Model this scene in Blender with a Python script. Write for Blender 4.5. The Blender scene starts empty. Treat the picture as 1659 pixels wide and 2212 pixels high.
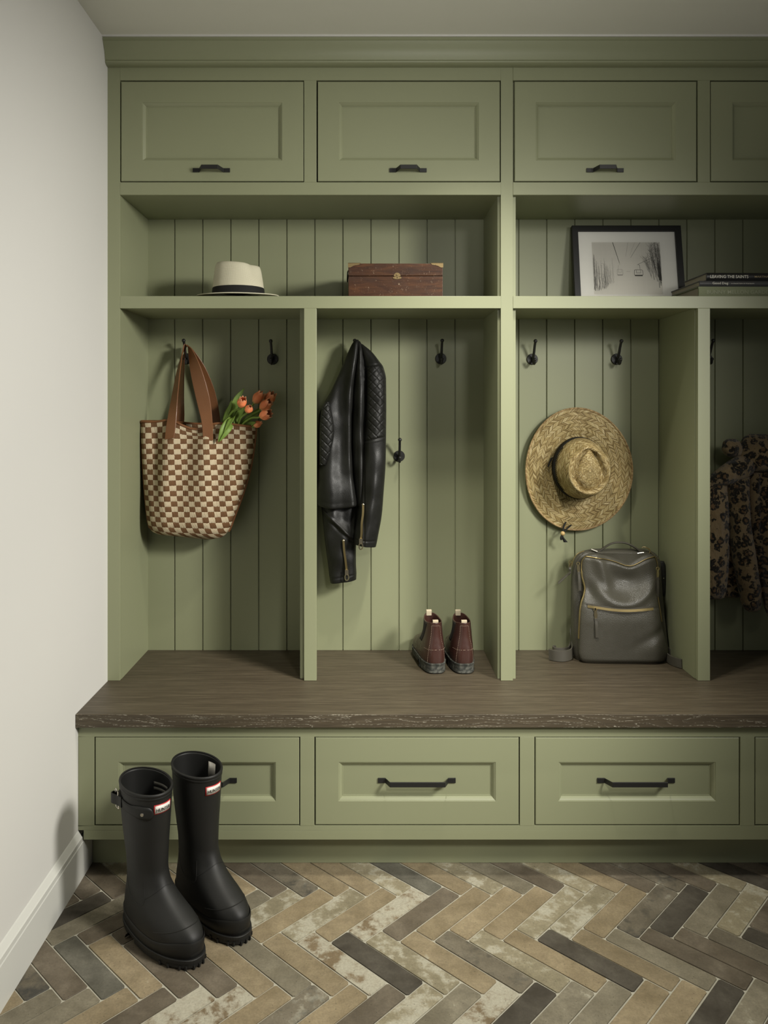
import bpy, bmesh, math, random
from mathutils import Vector, Matrix, noise
random.seed(7)
SC = bpy.context.scene
COL = SC.collection
PI = math.pi
# ---------------------------------------------------------------- camera constants (metres, camera at x=0,y=0)
F, VX, VY, ZC = 1677.0, 793.0, 890.0, 1.2835
YF, YB, YD, YT, YBN = 2.381, 2.687, 2.138, 2.210, 2.117   # face frame, beadboard, drawer face, toe kick, bench edge
XW = -0.796                                               # left wall
ZCEIL = 2.4155
def X(px, Y): return (px - VX) * Y / F
def Z(py, Y): return ZC - (py - VY) * Y / F
def P(px, py, Y): return Vector((X(px, Y), Y, Z(py, Y)))
def clamp(x, a=0.0, b=1.0): return max(a, min(b, x))
def sstep(a, b, x):
    t = clamp((x - a) / (b - a)); return t * t * (3 - 2 * t)
def lerp(a, b, t): return a + (b - a) * t
def gauss(x, s): return math.exp(-(x / s) ** 2)

def cubic(keys, t):
    """keys: list of equal-length tuples with key[0] ascending; smooth interpolation at key value t"""
    n = len(keys)
    if t <= keys[0][0]: return list(keys[0])
    if t >= keys[-1][0]: return list(keys[-1])
    i = 0
    while t > keys[i + 1][0]: i += 1
    k0, k1 = keys[i], keys[i + 1]
    h = k1[0] - k0[0]; s = (t - k0[0]) / h
    out = [t]
    for j in range(1, len(k0)):
        d = (k1[j] - k0[j]) / h
        if i > 0:
            dp = (k0[j] - keys[i - 1][j]) / (k0[0] - keys[i - 1][0])
            m0 = 0 if dp * d <= 0 else 2 * dp * d / (dp + d)
        else: m0 = d
        if i + 2 < n:
            dn = (keys[i + 2][j] - k1[j]) / (keys[i + 2][0] - k1[0])
            m1 = 0 if dn * d <= 0 else 2 * dn * d / (dn + d)
        else: m1 = d
        s2, s3 = s * s, s * s * s
        out.append((2*s3-3*s2+1)*k0[j] + (s3-2*s2+s)*h*m0 + (-2*s3+3*s2)*k1[j] + (s3-s2)*h*m1)
    return out

def spline(pts, n):
    """Catmull-Rom through points -> n+1 samples"""
    pts = [Vector(p) for p in pts]
    m = len(pts) - 1; out = []
    for k in range(n + 1):
        t = k / n * m; i = min(int(t), m - 1); s = t - i
        p1, p2 = pts[i], pts[i + 1]
        p0 = pts[i - 1] if i > 0 else p1 * 2 - p2
        p3 = pts[i + 2] if i + 2 <= m else p2 * 2 - p1
        out.append(0.5 * ((2 * p1) + (p2 - p0) * s + (2*p0 - 5*p1 + 4*p2 - p3) * s*s + (3*p1 - p0 - 3*p2 + p3) * s**3))
    return out

class MB:
    """collects geometry for one mesh"""
    def __init__(s): s.v = []; s.f = []; s.m = []; s.uv = []; s.c = []; s.c2 = []; s.cur = 0; s.col = (1,1,1,1); s.col2 = (0,0,0,1)
    def face(s, idx, uv=None):
        s.f.append(tuple(idx)); s.m.append(s.cur); s.uv.append(uv); s.c.append(s.col); s.c2.append(s.col2)
    def add(s, vs): b = len(s.v); s.v.extend(Vector(v) for v in vs); return b
    def box(s, x0, x1, y0, y1, z0, z1):
        b = s.add([(x0,y0,z0),(x1,y0,z0),(x1,y1,z0),(x0,y1,z0),(x0,y0,z1),(x1,y0,z1),(x1,y1,z1),(x0,y1,z1)])
        for q in ((0,3,2,1),(4,5,6,7),(0,1,5,4),(1,2,6,5),(2,3,7,6),(3,0,4,7)): s.face([b+i for i in q])
        return s
    def poly(s, pts, uv=None):
        b = s.add(pts); s.face(range(b, b + len(pts)), uv); return s
    def prism(s, pts, d):
        """closed polygon pts extruded by vector d (pts ordered so that the normal opposes d)"""
        n = len(pts); d = Vector(d); b = s.add(pts); c = s.add([Vector(p) + d for p in pts])
        s.face(range(b, b+n)); s.face(reversed(range(c, c+n)))
        for i in range(n): j = (i+1) % n; s.face((b+j, b+i, c+i, c+j))
        return s
    def loft(s, rings, closed=True, cap0=True, cap1=True, uvs=None):
        n = len(rings[0]); bs = [s.add(r) for r in rings]
        for i in range(len(rings) - 1):
            for j in range(n if closed else n - 1):
                k = (j + 1) % n
                uv = None
                if uvs: uv = [uvs(i, j), uvs(i, j+1), uvs(i+1, j+1), uvs(i+1, j)]
                s.face((bs[i]+j, bs[i]+k, bs[i+1]+k, bs[i+1]+j), uv)
        if closed and cap0: s.face(reversed(range(bs[0], bs[0]+n)))
        if closed and cap1: s.face(range(bs[-1], bs[-1]+n))
        return s
    def tube(s, path, r, n=10, flat=1.0, up=None, cap=True):
        path = [Vector(p) for p in path]; m = len(path); rings = []; nrm = None
        for i, p in enumerate(path):
            t = (path[min(i+1, m-1)] - path[max(i-1, 0)]).normalized()
            if nrm is None:
                u = Vector(up) if up else (Vector((0,0,1)) if abs(t.z) < .9 else Vector((1,0,0)))
                nrm = (u - t * u.dot(t)).normalized()
            else: nrm = (nrm - t * nrm.dot(t)).normalized()
            bi = t.cross(nrm); rr = r(i/(m-1)) if callable(r) else r
            rings.append([p + nrm*math.cos(a)*rr*flat + bi*math.sin(a)*rr for a in (2*PI*k/n for k in range(n))])
        return s.loft(rings, cap0=cap, cap1=cap)
    def ribbon(s, path, wid, th):
        """path points, wid(i)->half width vector, thickness th; rectangular section with soft edge"""
        path = [Vector(p) for p in path]; m = len(path); rings = []
        for i, p in enumerate(path):
            t = (path[min(i+1, m-1)] - path[max(i-1, 0)]).normalized()
            w = Vector(wid(i/(m-1))); nn = t.cross(w).normalized() * th / 2
            e = w * .93
            rings.append([p-w, p-e-nn, p+e-nn, p+w, p+e+nn, p-e+nn])
        return s.loft(rings)
    def sphere(s, c, r, n=12, m=8, sc=(1,1,1)):
        rings = []
        for i in range(m + 1):
            a = PI * (i / m) * .98 + .01 * PI
            rings.append([Vector(c) + Vector((r*sc[0]*math.sin(a)*math.cos(2*PI*k/n), r*sc[1]*math.sin(a)*math.sin(2*PI*k/n), -r*sc[2]*math.cos(a))) for k in range(n)])
        return s.loft(rings)
    def disc(s, c, axis, r, th, n=20):
        a = Vector(axis).normalized(); u = a.orthogonal().normalized(); w = a.cross(u); c = Vector(c)
        ring = lambda rr, h: [c + a*h + (u*math.cos(2*PI*k/n) + w*math.sin(2*PI*k/n))*rr for k in range(n)]
        return s.loft([ring(r, 0), ring(r, th*.7), ring(r*.93, th)])
    def xf(s, M, i0=0):
        for i in range(i0, len(s.v)): s.v[i] = M @ s.v[i]
        return s
    def mesh(s, name, off=Vector((0,0,0))):
        me = bpy.data.meshes.new(name)
        me.from_pydata([tuple(v - off) for v in s.v], [], s.f)
        for p, mi in zip(me.polygons, s.m): p.material_index = mi
        if any(u is not None for u in s.uv):
            L = me.uv_layers.new(name='UVMap')
            for p, u in zip(me.polygons, s.uv):
                if u is None: continue
                for li, q in zip(p.loop_indices, u): L.data[li].uv = q
        if any(c != (1,1,1,1) for c in s.c):
            for nm, src in (('col', s.c), ('par', s.c2)):
                A = me.color_attributes.new(nm, 'FLOAT_COLOR', 'CORNER')
                for p, c in zip(me.polygons, src):
                    for li in p.loop_indices: A.data[li].color = c
        return me

def root_loc(o):
    p = Vector((0,0,0))
    while o is not None: p += o.location; o = o.parent
    return p
def build(name, mb, mats, parent=None, smooth=True, bevel=0, sub=0, solid=0, local=False, label=None, angle=40, loc=None):
    if not isinstance(mats, (list, tuple)): mats = [mats]
    off = Vector((0,0,0)) if (parent is None or local) else root_loc(parent)
    if loc is not None and parent is None: off = Vector(loc)
    me = mb.mesh(name, off)
    for m in mats: me.materials.append(m)
    bm = bmesh.new(); bm.from_mesh(me)
    bmesh.ops.remove_doubles(bm, verts=bm.verts, dist=1e-6)
    bmesh.ops.recalc_face_normals(bm, faces=bm.faces) if not getattr(mb, 'keep', False) else None
    bm.to_mesh(me); bm.free()
    o = bpy.data.objects.new(name, me); COL.objects.link(o)
    if loc is not None and parent is None: o.location = loc
    if parent is not None: o.parent = parent
    if smooth:
        for p in me.polygons: p.use_smooth = True
        if angle < 180: me.set_sharp_from_angle(angle=math.radians(angle))
    if solid:
        d = o.modifiers.new('s', 'SOLIDIFY'); d.thickness = solid; d.offset = -1
    if bevel:
        d = o.modifiers.new('b', 'BEVEL'); d.width = bevel; d.segments = 2; d.limit_method = 'ANGLE'; d.angle_limit = math.radians(50)
        d.harden_normals = False
    if sub:
        d = o.modifiers.new('u', 'SUBSURF'); d.levels = sub; d.render_levels = sub
    if label: o['label'] = label
    return o
def thing(name, label, cat, loc, group=None, rotz=0):
    o = bpy.data.objects.new(name, None); COL.objects.link(o); o.empty_display_size = .05
    o.location = loc; o.rotation_euler = (0, 0, rotz); o['label'] = label; o['category'] = cat
    if group: o['group'] = group
    return o
def tag(o, label, cat, group=None):
    o['label'] = label; o['category'] = cat
    if group: o['group'] = group
    return o
def struct(o, label):
    o['kind'] = 'structure'; o['label'] = label; return o
def copy_tree(o, parent=None):
    c = o.copy(); COL.objects.link(c)
    if parent is not None: c.parent = parent
    for ch in [q for q in bpy.data.objects if q.parent == o]: copy_tree(ch, c)
    return c

def rowloft(mb, rows, nrow=40, nseg=20, pw=2.0, fold=None, pyoff=None, cap0=True, cap1=True, back=True, uvs=(1.0, 1.0)):
    """rows: (py, xl, xr, Yc, front_thickness, back_thickness); fold(u,v,px,py)->metres towards the camera"""
    y0, y1 = rows[0][0], rows[-1][0]; rings = []; UV = []
    for i in range(nrow + 1):
        v = i / nrow; py = lerp(y0, y1, v)
        _, xl, xr, Yc, ft, bt = cubic(rows, py)
        xc, hw = (xl + xr) / 2, (xr - xl) / 2; ring = []; uvr = []
        ang = [PI - PI * j / nseg for j in range(nseg + 1)] + [-PI * j / nseg for j in range(1, nseg)]
        for k, a in enumerate(ang):
            ca, sa = math.cos(a), math.sin(a)
            cx = math.copysign(abs(ca) ** (2 / pw), ca); sy = abs(sa) ** (2 / pw)
            px = xc + hw * cx; u = (cx + 1) / 2
            front = k <= nseg
            dy = -ft * sy if front else bt * sy
            if front and fold: dy -= fold(u, v, px, py) * min(1, sy * 1.6)
            q = py + (pyoff(u, v, front) if pyoff else 0)
            ring.append(Vector((X(px, Yc), Yc + dy, Z(q, Yc)))); uvr.append((u * (xr - xl) / 100 + (xl-VX)/100*0 if front else 3 + u * (xr - xl) / 100, v))
        rings.append(ring); UV.append(uvr)
    n = len(rings[0])
    def uvf(i, j):
        if j == n: return (UV[i][n-1][0], UV[i][n-1][1])
        return UV[i][j]
    mb.loft(rings, cap0=cap0, cap1=cap1, uvs=uvf)
    return rings

def text_polys(s, size=1.0, bold=0.0, space=1.0):
    cu = bpy.data.curves.new('t', 'FONT'); cu.body = s; cu.size = size; cu.offset = bold; cu.space_character = space
    cu.align_x = 'CENTER'; cu.align_y = 'CENTER'; cu.resolution_u = 3
    o = bpy.data.objects.new('t', cu); COL.objects.link(o)
    dg = bpy.context.evaluated_depsgraph_get(); dg.update()
    me = o.evaluated_get(dg).to_mesh()
    vs = [v.co.copy() for v in me.vertices]; fs = [tuple(p.vertices) for p in me.polygons]
    o.evaluated_get(dg).to_mesh_clear(); bpy.data.objects.remove(o); bpy.data.curves.remove(cu)
    return vs, fs
def add_text(mb, s, width, fn, height=None, bold=0.0, space=1.0):
    """text scaled to width (and height) in its own plane, each point (x,y) placed by fn"""
    vs, fs = text_polys(s, 1.0, bold, space)
    x0, x1 = min(v.x for v in vs), max(v.x for v in vs); y0, y1 = min(v.y for v in vs), max(v.y for v in vs)
    k = width / (x1 - x0); ky = k if height is None else height / (y1 - y0)
    b = mb.add([fn((v.x - (x0+x1)/2) * k, (v.y - (y0+y1)/2) * ky) for v in vs])
    for f in fs: mb.face([b + i for i in f])
# ---------------------------------------------------------------- materials
def lin(c):
    c /= 255.0
    return c / 12.92 if c <= .04045 else ((c + .055) / 1.055) ** 2.4
def rgb(r, g, b): return (lin(r), lin(g), lin(b), 1.0)
class NT:
    def __init__(s, name, rough=.5, color=(.5,.5,.5,1), metal=0.0, spec=.5, sheen=0.0, coat=0.0):
        s.mat = bpy.data.materials.new(name); s.mat.use_nodes = True
        s.t = s.mat.node_tree; s.n = s.t.nodes; s.b = s.n['Principled BSDF']
        s.b.inputs['Base Color'].default_value = color; s.b.inputs['Roughness'].default_value = rough
        s.b.inputs['Metallic'].default_value = metal; s.b.inputs['Specular IOR Level'].default_value = spec
        if sheen: s.b.inputs['Sheen Weight'].default_value = sheen
        if coat: s.b.inputs['Coat Weight'].default_value = coat
        s.tc = None
    def L(s, a, b): s.t.links.new(a, b); return s
    def coord(s, kind='Object'):
        if s.tc is None: s.tc = s.n.new('ShaderNodeTexCoord')
        return s.tc.outputs[kind]
    def map(s, vec, scale=(1,1,1), loc=(0,0,0), rot=(0,0,0)):
        m = s.n.new('ShaderNodeMapping'); s.L(vec, m.inputs['Vector'])
        m.inputs['Scale'].default_value = scale; m.inputs['Location'].default_value = loc; m.inputs['Rotation'].default_value = rot
        return m.outputs['Vector']
    def noise(s, vec, scale, detail=3, rough=.5, dist=0):
        m = s.n.new('ShaderNodeTexNoise'); s.L(vec, m.inputs['Vector'])
        m.inputs['Scale'].default_value = scale; m.inputs['Detail'].default_value = detail
        m.inputs['Roughness'].default_value = rough; m.inputs['Distortion'].default_value = dist
        return m.outputs['Fac']
    def vor(s, vec, scale, feature='F1', out='Distance', rnd=1.0):
        m = s.n.new('ShaderNodeTexVoronoi'); m.feature = feature; s.L(vec, m.inputs['Vector'])
        m.inputs['Scale'].default_value = scale; m.inputs['Randomness'].default_value = rnd
        return m.outputs[out]
    def ramp(s, fac, stops, interp='LINEAR'):
        m = s.n.new('ShaderNodeValToRGB'); m.color_ramp.interpolation = interp; e = m.color_ramp.elements
        while len(e) < len(stops): e.new(.5)
        for q, (p, c) in zip(e, stops):
            q.position = p; q.color = c if not isinstance(c, (int, float)) else (c, c, c, 1)
        s.L(fac, m.inputs['Fac']); return m.outputs['Color']
    def math(s, op, a, b=0.0, c=None):
        m = s.n.new('ShaderNodeMath'); m.operation = op
        for i, q in enumerate((a, b) if c is None else (a, b, c)):
            if isinstance(q, (int, float)): m.inputs[i].default_value = q
            else: s.L(q, m.inputs[i])
        return m.outputs[0]
    def mix(s, fac, a, b, mode='MIX'):
        m = s.n.new('ShaderNodeMix'); m.data_type = 'RGBA'; m.blend_type = mode
        for sock, q in ((m.inputs[0], fac), (m.inputs[6], a), (m.inputs[7], b)):
            if isinstance(q, (int, float)): sock.default_value = q
            elif isinstance(q, tuple): sock.default_value = q
            else: s.L(q, sock)
        return m.outputs[2]
    def sep(s, vec):
        m = s.n.new('ShaderNodeSeparateXYZ'); s.L(vec, m.inputs[0]); return m.outputs
    def comb(s, x, y, z=0.0):
        m = s.n.new('ShaderNodeCombineXYZ')
        for i, q in enumerate((x, y, z)):
            if isinstance(q, (int, float)): m.inputs[i].default_value = q
            else: s.L(q, m.inputs[i])
        return m.outputs[0]
    def vadd(s, a, b):
        m = s.n.new('ShaderNodeVectorMath'); m.operation = 'ADD'; s.L(a, m.inputs[0]); s.L(b, m.inputs[1]); return m.outputs[0]
    def attr(s, name):
        m = s.n.new('ShaderNodeAttribute'); m.attribute_name = name; return m.outputs['Color']
    def white(s, vec, dim='2D'):
        m = s.n.new('ShaderNodeTexWhiteNoise'); m.noise_dimensions = dim; s.L(vec, m.inputs['Vector']); return m.outputs['Value']
    def base(s, c): s.L(c, s.b.inputs['Base Color']); return s
    def rough(s, c): s.L(c, s.b.inputs['Roughness']); return s
    def bump(s, h, strength=.3, dist=.001):
        m = s.n.new('ShaderNodeBump'); m.inputs['Strength'].default_value = strength; m.inputs['Distance'].default_value = dist
        s.L(h, m.inputs['Height']); s.L(m.outputs['Normal'], s.b.inputs['Normal']); return s
def plain(name, c, rough=.5, metal=0.0, spec=.5): return NT(name, rough, c, metal, spec).mat

def mk_green():
    n = NT('sage_paint', .42, spec=.45); o = n.coord()
    n.base(n.mix(n.noise(o, 2.2, 2), GREEN_A, GREEN_B)); n.bump(n.noise(o, 380, 2), .05, .0004)
    return n.mat
GREEN_A, GREEN_B = (.272, .287, .172, 1), (.282, .297, .180, 1)
M_GREEN = mk_green()
def mk_wall(name, a, b, rough=.75):
    n = NT(name, rough, spec=.25); o = n.coord()
    n.base(n.mix(n.noise(o, 1.6, 3), a, b)); n.bump(n.noise(o, 300, 2), .08, .0005); return n.mat
M_WALL = mk_wall('warm_white_wall', (.70,.69,.65,1), (.73,.72,.68,1))
M_CEIL = mk_wall('ceiling_paint', (.87,.86,.77,1), (.89,.88,.79,1))
M_TRIM = mk_wall('white_trim_paint', (.66,.66,.61,1), (.70,.70,.65,1), .4)
M_IRON = NT('black_iron', .5, (.012,.012,.011,1), 0.0, .5); _o = M_IRON.coord(); M_IRON.bump(M_IRON.noise(_o, 260, 2), .15, .0006); M_IRON = M_IRON.mat
M_BRASS = plain('brass', (.46,.36,.17,1), .38, 1.0)
M_OLDBRASS = plain('aged_brass', (.26,.19,.09,1), .5, .8)
M_STEEL = plain('polished_steel', (.75,.72,.66,1), .22, 1.0)
M_BLACK = plain('black_cloth', (.012,.012,.011,1), .8, 0, .3)
M_PAPER = plain('book_pages', (.42,.38,.29,1), .8, 0, .2)
M_WHITE = plain('white_print', (.86,.85,.78,1), .6, 0, .3)
M_DARK = plain('dark_gap', (.01,.011,.008,1), .9, 0, .1)
def mk_oak(name, front):
    n = NT(name, .48, spec=.4); o = n.coord()
    v = n.map(o, (1.2, 26, 26)); g = n.noise(v, 3.0, 6, .65, .6)
    v2 = n.map(o, (4, 160, 160)); p = n.noise(v2, 3.0, 3, .6)
    c = n.ramp(g, [(.28, (.056,.043,.027,1)), (.5, (.092,.073,.047,1)), (.72, (.128,.104,.069,1))])
    c = n.mix(n.ramp(p, [(.40, .65), (.58, 0.0)]), c, (.046,.036,.023,1))
    if front:
        # flat-sawn front edge: cathedral grain with pale limed pores
        s = n.sep(o); w = n.noise(n.map(o, (1.1, 1, 9)), 2.2, 3, .5, .8)
        l = n.math('FRACT', n.math('ADD', n.math('MULTIPLY', s[2], 95.0), n.math('ADD', n.math('MULTIPLY', w, 9.0), n.math('MULTIPLY', s[0], 1.6))))
        d = n.noise(n.map(o, (150, 40, 700)), 1.0, 2)
        pm = n.math('MULTIPLY', n.ramp(l, [(.0, 1.0), (.10, .8), (.22, 0.0)]), n.ramp(d, [(.50, 0.0), (.62, 1.0)]))
        c = n.mix(n.math('MULTIPLY', pm, .75), n.mix(n.ramp(l, [(.2, .0), (1.0, .35)]), c, (.052,.038,.022,1)), (.48,.45,.36,1))
    n.base(c); n.rough(n.ramp(p, [(.3, .58), (.7, .42)])); n.bump(p, .25, .0006)
    return n.mat
M_OAK = mk_oak('stained_oak', False); M_OAKF = mk_oak('stained_oak_edge', True)

def mk_tile():
    n = NT('brick_tile', .62, spec=.35); o = n.coord()
    col = n.attr('col'); par = n.sep(n.attr('par'))
    off = n.comb(n.math('MULTIPLY', par[2], 37.0), n.math('MULTIPLY', par[2], 91.0), n.math('MULTIPLY', par[2], 13.0))
    v = n.vadd(o, off)
    big = n.noise(v, 9, 5, .62, .4); mid = n.noise(v, 34, 5, .68, .2); fine = n.noise(v, 210, 3, .6)
    c = n.mix(n.ramp(big, [(.32, 0.0), (.68, 1.0)]), n.mix(.42, col, (.055,.05,.036,1)), n.mix(.16, col, (.55,.52,.42,1)))
    c = n.mix(n.math('MULTIPLY', n.ramp(mid, [(.40, 1.0), (.60, 0.0)]), .30), c, n.mix(.6, col, (.045,.04,.03,1)))
    # lime-wash patches
    th = n.math('SUBTRACT', n.math('ADD', n.math('MULTIPLY', big, .55), n.math('MULTIPLY', mid, .55)), n.math('SUBTRACT', .78, n.math('MULTIPLY', par[0], .34)))
    wm = n.ramp(n.math('MULTIPLY', th, 7.0), [(.0, 0.0), (.55, .8), (1.0, .95)])
    c = n.mix(wm, c, (.47,.445,.35,1))
    # soot-dark patches
    big2 = n.noise(n.map(v, (1,1,1), (5,3,1)), 7, 4, .6, .3)
    td = n.math('SUBTRACT', n.math('ADD', n.math('MULTIPLY', big2, .62), n.math('MULTIPLY', mid, .42)), n.math('SUBTRACT', .86, n.math('MULTIPLY', par[1], .40)))
    c = n.mix(n.ramp(n.math('MULTIPLY', td, 6.0), [(.0, 0.0), (.7, .85)]), c, (.036,.037,.034,1))
    # pits and grain
    c = n.mix(n.math('MULTIPLY', n.ramp(n.vor(v, 75), [(.06, 1.0), (.11, 0.0)]), .6), c, (.03,.027,.02,1))
    c = n.mix(n.math('MULTIPLY', n.ramp(fine, [(.35, 1.0), (.65, 0.0)]), .22), c, (.04,.036,.028,1))
    n.base(c); n.bump(n.math('ADD', n.math('MULTIPLY', mid, 1.0), n.math('MULTIPLY', fine, .35)), .5, .0012)
    n.rough(n.ramp(mid, [(.3, .72), (.7, .5)]))
    return n.mat
M_TILE = mk_tile()
_n = NT('grout', .85, spec=.2); _o = _n.coord(); _n.base(_n.mix(_n.noise(_o, 60, 4), (.36,.34,.27,1), (.52,.50,.41,1))); _n.bump(_n.noise(_o, 300, 2), .4, .001); M_GROUT = _n.mat

def mk_leather(name, c, c2, rough=.42, scale=420, strength=.35, wr=0.0, spec=.5, dist=.0012):
    n = NT(name, rough, spec=spec); o = n.coord()
    v = n.vor(o, scale, 'F1'); w = n.noise(o, 26, 4, .6, .6)
    n.base(n.mix(n.noise(o, 14, 3), c, c2))
    h = n.math('ADD', n.math('MULTIPLY', v, .5), n.math('MULTIPLY', w, wr * 8)) if wr else v
    n.bump(h, strength, dist)
    n.rough(n.ramp(n.noise(o, 40, 3), [(.3, rough - .06), (.7, rough + .10)]))
    return n.mat
M_JACKET = mk_leather('black_leather', (.0085,.0085,.0075,1), (.013,.013,.0115,1), .46, 330, .30, .12, .30)
M_TAUPE = mk_leather('taupe_grained_leather', (.064,.060,.046,1), (.082,.077,.060,1), .34, 460, .42, .0, .55, .0012)
M_TAUPE_D = mk_leather('taupe_smooth_leather', (.066,.060,.046,1), (.080,.074,.058,1), .45, 900, .2)
M_TAN = mk_leather('tan_leather', (.165,.066,.024,1), (.21,.088,.033,1), .42, 500, .18)
M_OXBLOOD = mk_leather('oxblood_leather', (.040,.017,.013,1), (.058,.024,.018,1), .30, 260, .12, .15)
M_RUBBER = NT('matt_black_rubber', .52, (.0145,.0145,.0135,1), 0, .38); _o = M_RUBBER.coord()
M_RUBBER.base(M_RUBBER.mix(M_RUBBER.ramp(M_RUBBER.noise(_o, 500, 2), [(.62, 0.0), (.75, .5)]), (.0125,.0125,.0115,1), (.03,.03,.027,1))); M_RUBBER.bump(M_RUBBER.noise(_o, 60, 3), .06, .001); M_RUBBER = M_RUBBER.mat
_n = NT('grey_crepe_sole', .7, spec=.3); _o = _n.coord(); _n.base(_n.mix(_n.ramp(_n.noise(_o, 55, 4, .7), [(.45, 0.0), (.7, 1.0)]), (.028,.03,.026,1), (.13,.13,.11,1))); M_SOLE = _n.mat
_n = NT('mahogany', .5, spec=.3); _o = _n.coord()
_g = _n.noise(_n.map(_o, (3, 12, 22)), 4, 5, .65, .7); _c = _n.ramp(_g, [(.3, (.030,.011,.005,1)), (.55, (.066,.026,.010,1)), (.75, (.115,.046,.016,1))])
_c = _n.mix(_n.math('MULTIPLY', _n.ramp(_n.noise(_o, 22, 3), [(.5, 0.0), (.72, 1.0)]), .55), _c, (.045,.026,.018,1))
_c = _n.mix(_n.ramp(_n.noise(_n.map(_o, (60, 60, 25)), 3.2, 3, .7, 1.5), [(.645, 0.0), (.70, .8)]), _c, (.42,.32,.22,1)); _n.base(_c); _n.bump(_n.noise(_o, 90, 4), .25, .001); M_MAHOG = _n.mat
_n = NT('panama_straw', .75, spec=.2); _u = _n.coord('UV'); _s = _n.sep(_u)
_a = _n.math('SINE', _n.math('MULTIPLY', _n.math('ADD', _s[0], _s[1]), 6.283)); _b = _n.math('SINE', _n.math('MULTIPLY', _n.math('SUBTRACT', _s[0], _s[1]), 6.283)); _w = _n.math('MULTIPLY', _a, _b)
_n.base(_n.ramp(_w, [(.0, (.60,.56,.40,1)), (.5, (.84,.81,.63,1)), (1.0, (.88,.85,.70,1))])); _n.bump(_w, .5, .001); M_PANAMA = _n.mat
def mk_straw():
    n = NT('golden_straw', .55, spec=.35); s = n.sep(n.coord('UV'))
    ring = n.math('FLOOR', s[1]); fr = n.math('FRACT', s[1])
    par = n.math('SUBTRACT', n.math('MULTIPLY', n.math('MODULO', ring, 2.0), 2.0), 1.0)
    st = n.math('ADD', s[0], n.math('ADD', n.math('MULTIPLY', n.math('MULTIPLY', fr, par), 4.0), n.math('MULTIPLY', ring, .37)))
    cell = n.math('FLOOR', st); f2 = n.math('FRACT', st)
    rnd = n.white(n.comb(cell, ring))
    c = n.ramp(rnd, [(.0, (.20,.135,.048,1)), (.35, (.40,.29,.115,1)), (.7, (.54,.42,.19,1)), (1.0, (.68,.56,.31,1))])
    edge = n.math('MAXIMUM', n.ramp(f2, [(.0, 1.0), (.22, 0.0), (.80, 0.0), (1.0, 1.0)]), n.ramp(fr, [(.0, .8), (.10, 0.0), (.92, 0.0), (1.0, .8)]))
    n.base(n.mix(n.math('MULTIPLY', edge, .72), c, (.075,.045,.014,1)))
    n.bump(n.math('SUBTRACT', 1.0, edge), .8, .0022); return n.mat
M_STRAW = mk_straw()
def mk_weave():
    n = NT('raffia_check', .75, spec=.25); s = n.sep(n.coord('UV'))
    x = n.math('ADD', s[0], n.math('MULTIPLY', n.math('SUBTRACT', n.noise(n.coord(), 60, 2), .5), .25))
    y = n.math('ADD', s[1], n.math('MULTIPLY', n.math('SUBTRACT', n.noise(n.coord(), 240, 1), .5), .22))
    ch = n.math('MODULO', n.math('ADD', n.math('FLOOR', x), n.math('FLOOR', y)), 2.0)
    rib = n.math('ABSOLUTE', n.math('SINE', n.math('MULTIPLY', s[0], 3.1416 * 6)))
    br = n.mix(n.noise(n.coord(), 70, 3), (.120,.058,.024,1), (.200,.100,.044,1)); cr = n.mix(n.noise(n.coord(), 90, 3), (.52,.42,.27,1), (.68,.58,.41,1))
    c = n.mix(n.math('MULTIPLY', n.math('POWER', n.math('SUBTRACT', 1.0, rib), 2.0), .45), n.mix(ch, br, cr), (.10,.06,.03,1))
    gy = n.math('ABSOLUTE', n.math('SINE', n.math('MULTIPLY', s[1], 3.1416)))
    n.base(c); n.bump(n.math('ADD', n.math('MULTIPLY', rib, .5), n.math('POWER', gy, .5)), .7, .0022); return n.mat
M_WEAVE = mk_weave()
_n = NT('tulip_petal', .5, spec=.3); _v = _n.sep(_n.coord('UV')); _c = _n.ramp(_v[1], [(.0, (.70,.52,.20,1)), (.22, (.92,.33,.14,1)), (.7, (.88,.24,.09,1)), (1.0, (.95,.45,.24,1))])
_n.base(_n.mix(_n.math('MULTIPLY', _n.noise(_n.map(_n.coord('UV'), (26, 1.5, 1)), 1.5, 3), .22), _c, (.78,.40,.22,1))); _n.b.inputs['Subsurface Weight'].default_value = .15; _n.b.inputs['Subsurface Radius'].default_value = (.004,.002,.001); M_PETAL = _n.mat
_n = NT('tulip_green', .5, spec=.35); _o = _n.coord(); _n.base(_n.mix(_n.noise(_o, 40, 3), (.10,.18,.026,1), (.24,.35,.07,1))); M_LEAF = _n.mat
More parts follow.
